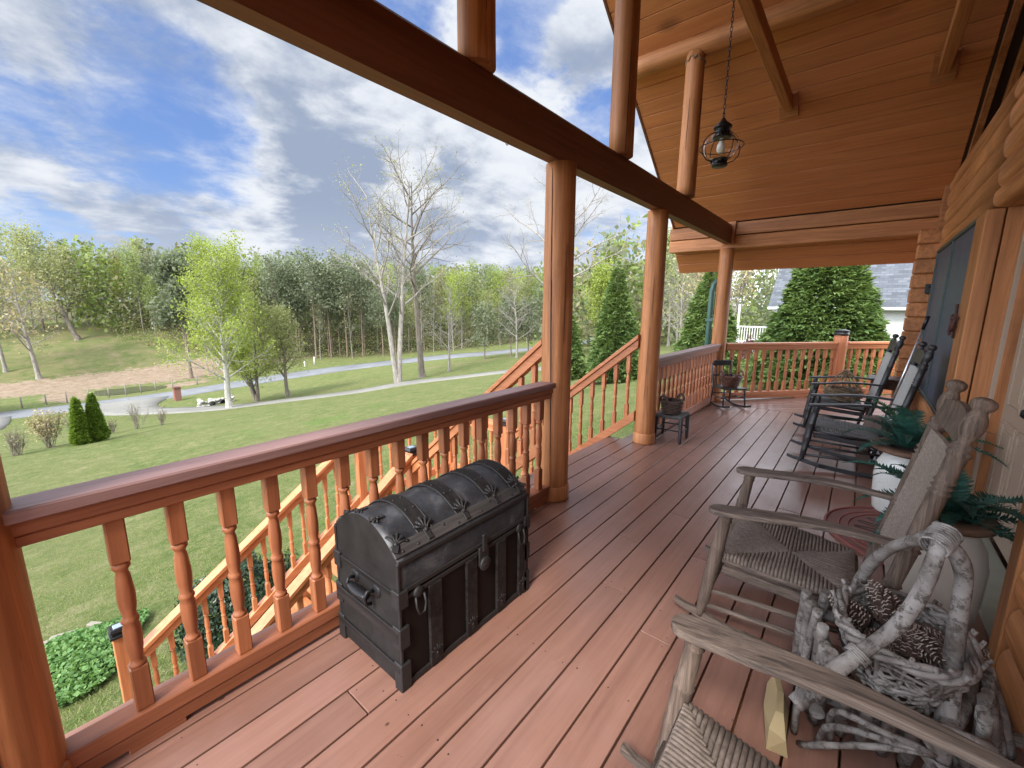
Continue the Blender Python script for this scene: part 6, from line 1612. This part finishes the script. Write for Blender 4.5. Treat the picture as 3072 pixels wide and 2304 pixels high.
cone_tree('arborvitae', 'narrow bright green arborvitae on the lawn, right one of the pair', at(2.74, 32.55), 2.85, .42, 6500, .16, L_ARB, 6, 'pair of arborvitae on the lawn', 0, p=.8)

# ---- shrubs on the lawn
def vase(label, x, y, h, n, leafm, ln, ls, seed, barkm=B_GREY, spread=.14):
    rg = random.Random(seed); stems = [((rg.uniform(-.12, .12), rg.uniform(-.12, .12)), (rg.uniform(-.32, .32), rg.uniform(-.32, .32)), rg.uniform(.7, 1)) for _ in range(n)]
    return tree('shrub', label, 'shrub', at(x, y), h*.7, .02, dict(VASE, stems=stems, kids=[9, 5]), seed, barkm, leafm, ln, ls, spread)
vase('brown twiggy vase shaped shrub left of the arborvitae pair', .95, 33.6, 2.9, 14, L_TAN, 1100, .11, 301, B_DARK)
vase('grey bare shrub at the left edge of the lawn', -.3, 32.5, 2.3, 12, L_OLIVE, 160, .1, 302, B_DARK)
vase('bare shrub in front of the concrete apron, right of the arborvitae', 5.15, 37.4, 2.6, 7, L_OLIVE, 90, .1, 303, B_DARK)
vase('thin bare shrub at the right end of the lawn shrub row', 6.5, 37.6, 2.2, 5, L_OLIVE, 60, .1, 304, B_DARK)
vase('low grey shrub just right of the arborvitae pair', 3.75, 36.9, 1.6, 8, L_PALE, 120, .1, 305, B_DARK)
vase('bare shrub behind the left arborvitae by the road', 2.3, 40.5, 2.6, 8, L_OLIVE, 120, .1, 306, B_DARK)

def blob_shrub(name, label, loc, rad, n, size, mat, seed, cat='shrub', ang=0):
    nr = np.random.default_rng(seed); t = thing(name, label, cat, loc, ang); u = unit(nr, n); u[:, 2] = np.abs(u[:, 2]); rr = .72+.3*nr.random((n, 1))**.5
    lump = 1+.09*np.sin(u[:, :1]*9+seed)+.08*np.sin(u[:, 1:2]*11)+.06*np.sin(u[:, 2:]*13)
    C = u*rr*lump*np.array(rad); np_obj('foliage', leaves(C, size, nr, 0, u.copy()), 4, mat, t)
    mb = MB(); rg = random.Random(seed)
    for i in range(9):
        a = rg.uniform(0, 6.28); k = rg.uniform(.3, .7); mb.tube([(0, 0, -.1), (k*rad[0]*math.cos(a)*.5, k*rad[1]*math.sin(a)*.5, rad[2]*.4), (k*rad[0]*math.cos(a), k*rad[1]*math.sin(a), rad[2]*.75)], [.02, .015, .008], 5)
    mb.build('stem', B_DARK, t); return t
blob_shrub('boxwood', 'dense dark green boxwood behind the lower stair railing', (1.75, 6.55, tz(1.75, 6.55)-.05), (.85, .55, 1.0), 11000, .055, L_BOX, 7)
blob_shrub('red_shrub', 'rounded dark red shrub in front of the neighbour porch', (24.6, 4.35, tz(24.6, 4.35)), (.75, .75, 1.15), 2600, .12, L_RED, 8)
def ground_cover():
    nr = np.random.default_rng(12); n = 9000; a = nr.random(n)*2*PI; r = np.sqrt(nr.random(n)); x = .0+r*np.cos(a)*.8*(1+.2*np.sin(a*3)); y = 7.8+r*np.sin(a)*.82*(1+.15*np.sin(a*4+1))
    z = tz_np(x, y)+.04+.16*nr.random(n)*(1-r**2*.6); C = np.stack([x, y, z], 1)
    o = np_obj('ground_cover', leaves(C, .062, nr, 1.0, aspect=.8), 4, L_COVER); tag(o, 'bright green leafy ground cover patch beside the stair foot', 'ground cover', kind='stuff')
ground_cover()
STONE = plain('pale_edging_stone', (.19, .17, .13), .85, 0, .25, 14, .4)
for i, (x, y, l, a) in enumerate(((.0, 8.82, .3, -20), (-.32, 8.9, .34, -5), (.36, 8.6, .3, -55))):
    t = thing('edging_stone', ('flat pale edging stone behind the ground cover, middle one', 'flat pale edging stone at the left end behind the ground cover', 'flat pale edging stone behind the ground cover, next to the stair post', 'pale edging stone on the lawn behind the boxwood, left one', 'pale edging stone on the lawn behind the boxwood, right one')[i], 'stone', (x, y, tz(x, y)), R(a), 'pale edging stones in the lawn')
    mb = MB(); mb.bbox((0, 0, .02), (l, .09, .07), .012); mb.build('slab', STONE, t)

# ---- grass blades and weeds near the porch
def grass():
    nr = np.random.default_rng(77); N = 260000; d = 3.2+19*nr.random(N)**1.5; a = R(-8)+R(118)*nr.random(N); x = d*np.cos(a); y = d*np.sin(a)
    k = ((y > 2.5) | (x > 11.5)) & ~((x > .2) & (x < 4.9) & (y < 5.35)) & ~((x > -1) & (x < 1.1) & (y > 6.9) & (y < 8.5)); x, y, d = x[k], y[k], d[k]; n = len(x); z = tz_np(x, y)
    cl = np.clip(np.sin(x*1.7+np.sin(y*1.3)*2)+np.sin(y*2.1+x*.4), -1, 1)*.5+.5
    h = (.018+.032*nr.random(n))*(1+.4*cl)*np.clip(1.15-d/24, .2, 1); w = .0028*(1+d*.06); az = nr.random(n)*2*PI; ln = h*(.3+.8*nr.random(n)); b = nr.random(n)*2*PI
    V = np.empty((n, 3, 3)); P = np.stack([x, y, z-.005], 1); S = np.stack([np.cos(az)*w, np.sin(az)*w, 0*w], 1)
    V[:, 0] = P-S; V[:, 1] = P+S; V[:, 2] = P+np.stack([np.cos(b)*ln, np.sin(b)*ln, h], 1)
    m = leafmat('grass_blades', (.085, .15, .025), (.25, .27, .095), .3, rough=.6); o = np_obj('grass', V.reshape(-1, 3), 3, m); tag(o, 'short spring grass blades on the lawn round the porch', 'grass', kind='stuff')
grass()

# ---- things along the road
BRICK = None
def brick_mat():
    m = NT('red_brick'); v = m.coord('Object'); b = m.n('ShaderNodeTexBrick'); m.l(v, b.inputs['Vector'])
    b.inputs['Scale'].default_value = 5; b.inputs['Color1'].default_value = (.22, .05, .03, 1); b.inputs['Color2'].default_value = (.17, .05, .035, 1); b.inputs['Mortar'].default_value = (.2, .09, .07, 1); b.inputs['Mortar Size'].default_value = .012
    m.base(b.outputs[0]); m.rough(.85); return m.mat
BRICK = brick_mat()
t = thing('mailbox_pillar', 'red brick mailbox pillar at the driveway mouth', 'mailbox', at(12.5, 62))
mb = MB(); mb.bbox((0, 0, .72), (.62, .7, 1.5), .01); mb.build('brick_pillar', BRICK, t)
mb = MB(); mb.bbox((0, 0, 1.51), (.74, .82, .1), .02); mb.bbox((0, 0, 1.6), (.66, .74, .1), .02); mb.build('cap', plain('dark_brick_cap', (.1, .04, .03), .85), t)
mb = MB(); mb.bbox((0, .36, 1.2), (.22, .03, .26), .01); mb.build('mailbox_door', BLKMETAL, t)
t = thing('culvert', 'stacked pale stone culvert headwall with two dark pipes by the driveway', 'culvert', at(14.0, 53.4), R(8)); rg = random.Random(4); mb = MB()
for i in range(70):
    x = rg.uniform(-1.6, 1.9); z = rg.uniform(-.1, .62-.1*abs(x)); mb.ball((x, rg.uniform(-.25, .25), z), rg.uniform(.13, .24), 6, 4, (1.3, 1, .7), Matrix.Rotation(rg.uniform(-.3, .3), 4, 'Y'))
mb.build('stones', plain('headwall_stone', (.42, .4, .36), .9, 0, .5, 5, .5), t)
for x in (-.5, .5):
    mb = MB(); mb.lathe([(.27, -.2), (.27, .12), (.22, .13), (.22, -.15), (0, -.15)], 16, Matrix.Translation((x, -.38, .22)) @ Matrix.Rotation(PI/2, 4, 'X')); mb.build('pipe', plain('culvert_pipe', (.03, .03, .03), .8) if 'culvert_pipe' not in bpy.data.materials else bpy.data.materials['culvert_pipe'], t)
POSTW = plain('grey_fence_post', (.2, .175, .145), .9, 0, .35, 20, .3); WHITEP = plain('white_marker', (.75, .75, .72), .5, 0, .05, 8, 0)
fp = [(-3.4, 71.6), (-1.5, 71.6), (.5, 71.5), (2.36, 72.2), (4.02, 72), (5.9, 72), (7.73, 72.4), (9.36, 72.5), (10.9, 72.8), (12.5, 73.1), (14.4, 73.3), (17.4, 74.1), (20.3, 75.2), (23.5, 76.4), (26.2, 77.3), (28.3, 78.2)]
f0 = None
for i, (x, y) in enumerate(fp):
    lab = 'weathered wooden fence post standing between the road and the clay bank' if x < 15 else 'weathered wooden fence post across the road behind the driveway trees'
    if f0 is None:
        f0 = thing('fence_post', lab, 'fence post', at(x, y), 0, 'fence posts along the far side of the road'); mb = MB(); mb.tube([(0, 0, -.3), (.01, 0, .6), (0, .01, 1.35)], [.075, .07, .065], 8); mb.build('post_shaft', POSTW, f0)
    else: o = dup(f0, at(x, y), i*1.1, (1, 1, .9+.2*((i*37) % 10)/10), lab)
t = thing('fence_wire', 'thin wire strands strung along the roadside fence posts', 'fence wire')
for z in (.5, .85, 1.2):
    mb = MB(); mb.tube([(x, y-.07, tz(x, y)+z) for x, y in fp], .006, 3, False); mb.build('wire', IRON, t)
for i, (x, y, h) in enumerate(((33.3, 74.6, .9), (35.2, 75.0, 1.4))):
    t = thing('marker_post', ('short white utility marker across the road', 'taller white utility marker across the road')[i], 'marker', at(x, y)); mb = MB(); mb.tube([(0, 0, -.2), (0, 0, h), (0, 0, h+.05)], [.09, .09, .05], 8); mb.build('marker_tube', WHITEP, t)

# ---- neighbour house
def neighbour():
    m = NT('vinyl_siding'); w = m.n('ShaderNodeTexWave', wave_type='BANDS', bands_direction='Z', wave_profile='SAW'); m.l(m.coord('Object'), w.inputs['Vector']); w.inputs['Scale'].default_value = 1.1; n = m.noise(m.coord('Object'), 3, 4, .6)
    m.base(m.mix(n, (.4, .395, .37), (.48, .475, .45))); m.rough(.6); m.bump(w.outputs['Fac'], .6, .02); SID = m.mat
    m = NT('asphalt_shingles'); v = m.coord('Object'); b = m.n('ShaderNodeTexBrick'); mp = m.n('ShaderNodeMapping'); mp.inputs['Rotation'].default_value = (0, 0, PI/2); m.l(v, mp.inputs[0]); m.l(mp.outputs[0], b.inputs['Vector'])
    b.inputs['Scale'].default_value = 1.0; b.inputs['Brick Width'].default_value = .33; b.inputs['Row Height'].default_value = .13; b.inputs['Mortar Size'].default_value = .008; b.inputs['Bias'].default_value = 0.0
    b.inputs['Color1'].default_value = (.045, .05, .06, 1); b.inputs['Color2'].default_value = (.11, .118, .132, 1); b.inputs['Mortar'].default_value = (.03, .036, .046, 1)
    c = m.mix(.25, b.outputs[0], m.ramp(m.noise(v, 6, 5, .7), [(.3, (.05, .055, .065)), (.7, (.115, .12, .135))])); m.base(c); m.rough(.9); m.bump(b.outputs['Fac'], -.3, .01); SHG = m.mat
    WP = plain('white_trim_paint', (.55, .55, .54), .5, 0, .05, 8, 0)
    t = thing('neighbour_house', 'pale sided house with grey shingle roof behind the largest cypress', 'house', (0, 0, 0)); z0 = tz(26, 1)-.3
    mb = MB(); mb.box((30.6, -3.2, (1.62+z0)/2), (9.0, 13.4, 1.62-z0)); mb.build('wall', SID, t)
    mb = MB(); e = .45
    mb.add([(26.1-e, 3.95, 1.72), (26.1-e, -10.5, 1.72), (31, -10.5, 6.5), (31, 3.95, 6.5), (26.1-e, 3.95, 1.6), (26.1-e, -10.5, 1.6), (31, -10.5, 6.35), (31, 3.95, 6.35)], [(0, 3, 2, 1), (4, 5, 6, 7), (0, 1, 5, 4), (2, 3, 7, 6), (0, 4, 7, 3), (1, 2, 6, 5)])
    mb.add([(36, 3.95, 1.72), (36, -10.5, 1.72), (31, -10.5, 6.5), (31, 3.95, 6.5)], [(0, 1, 2, 3)]); mb.build('roof', SHG, t)
    mb = MB(); mb.add([(26.1, 3.5, 1.6), (35.1, 3.5, 1.6), (31, 3.5, 6.3)], [(0, 2, 1)]); mb.build('gable_end', SID, t)
    mb = MB(); mb.bbox((25.6, -3.3, 1.64), (.13, 14.5, .13), .02); g = mb.build('gutter', WP, t)
    mb = MB(); mb.tube([(25.62, 3.75, 1.6), (25.98, 3.42, 1.35), (26.0, 3.42, z0)], .05, 8); mb.build('corner_downspout', WP, t)
    mb = MB(); mb.bbox((26.08, 3.5, (1.6+z0)/2), (.12, .12, 1.6-z0), .01); mb.build('corner_trim', WP, t)
    mb = MB(); mb.bbox((26.02, 3.06, .76), (.08, .14, .06), .01); mb.lathe([(.05, 0), (.1, .06), (.11, .2), (.13, .24), (.02, .32), (0, .33)], 10, Matrix.Translation((25.9, 3.06, .8))); mb.build('wall_lamp', BLKMETAL, t)
    mb = MB(); mb.box((30, 4.7, z0+.55), (5.5, 2.0, .5))
    for y in np.arange(3.8, 5.6, .13): mb.box((27.3, y, z0+1.3), (.035, .035, .9))
    mb.box((27.3, 4.7, z0+1.75), (.08, 1.9, .07)); mb.box((27.3, 4.7, z0+.9), (.06, 1.9, .05))
    for y in (3.75, 5.6): mb.box((27.3, y, z0+1.7), (.1, .1, 2.6))
    mb.build('porch_railing', WP, t)
neighbour()
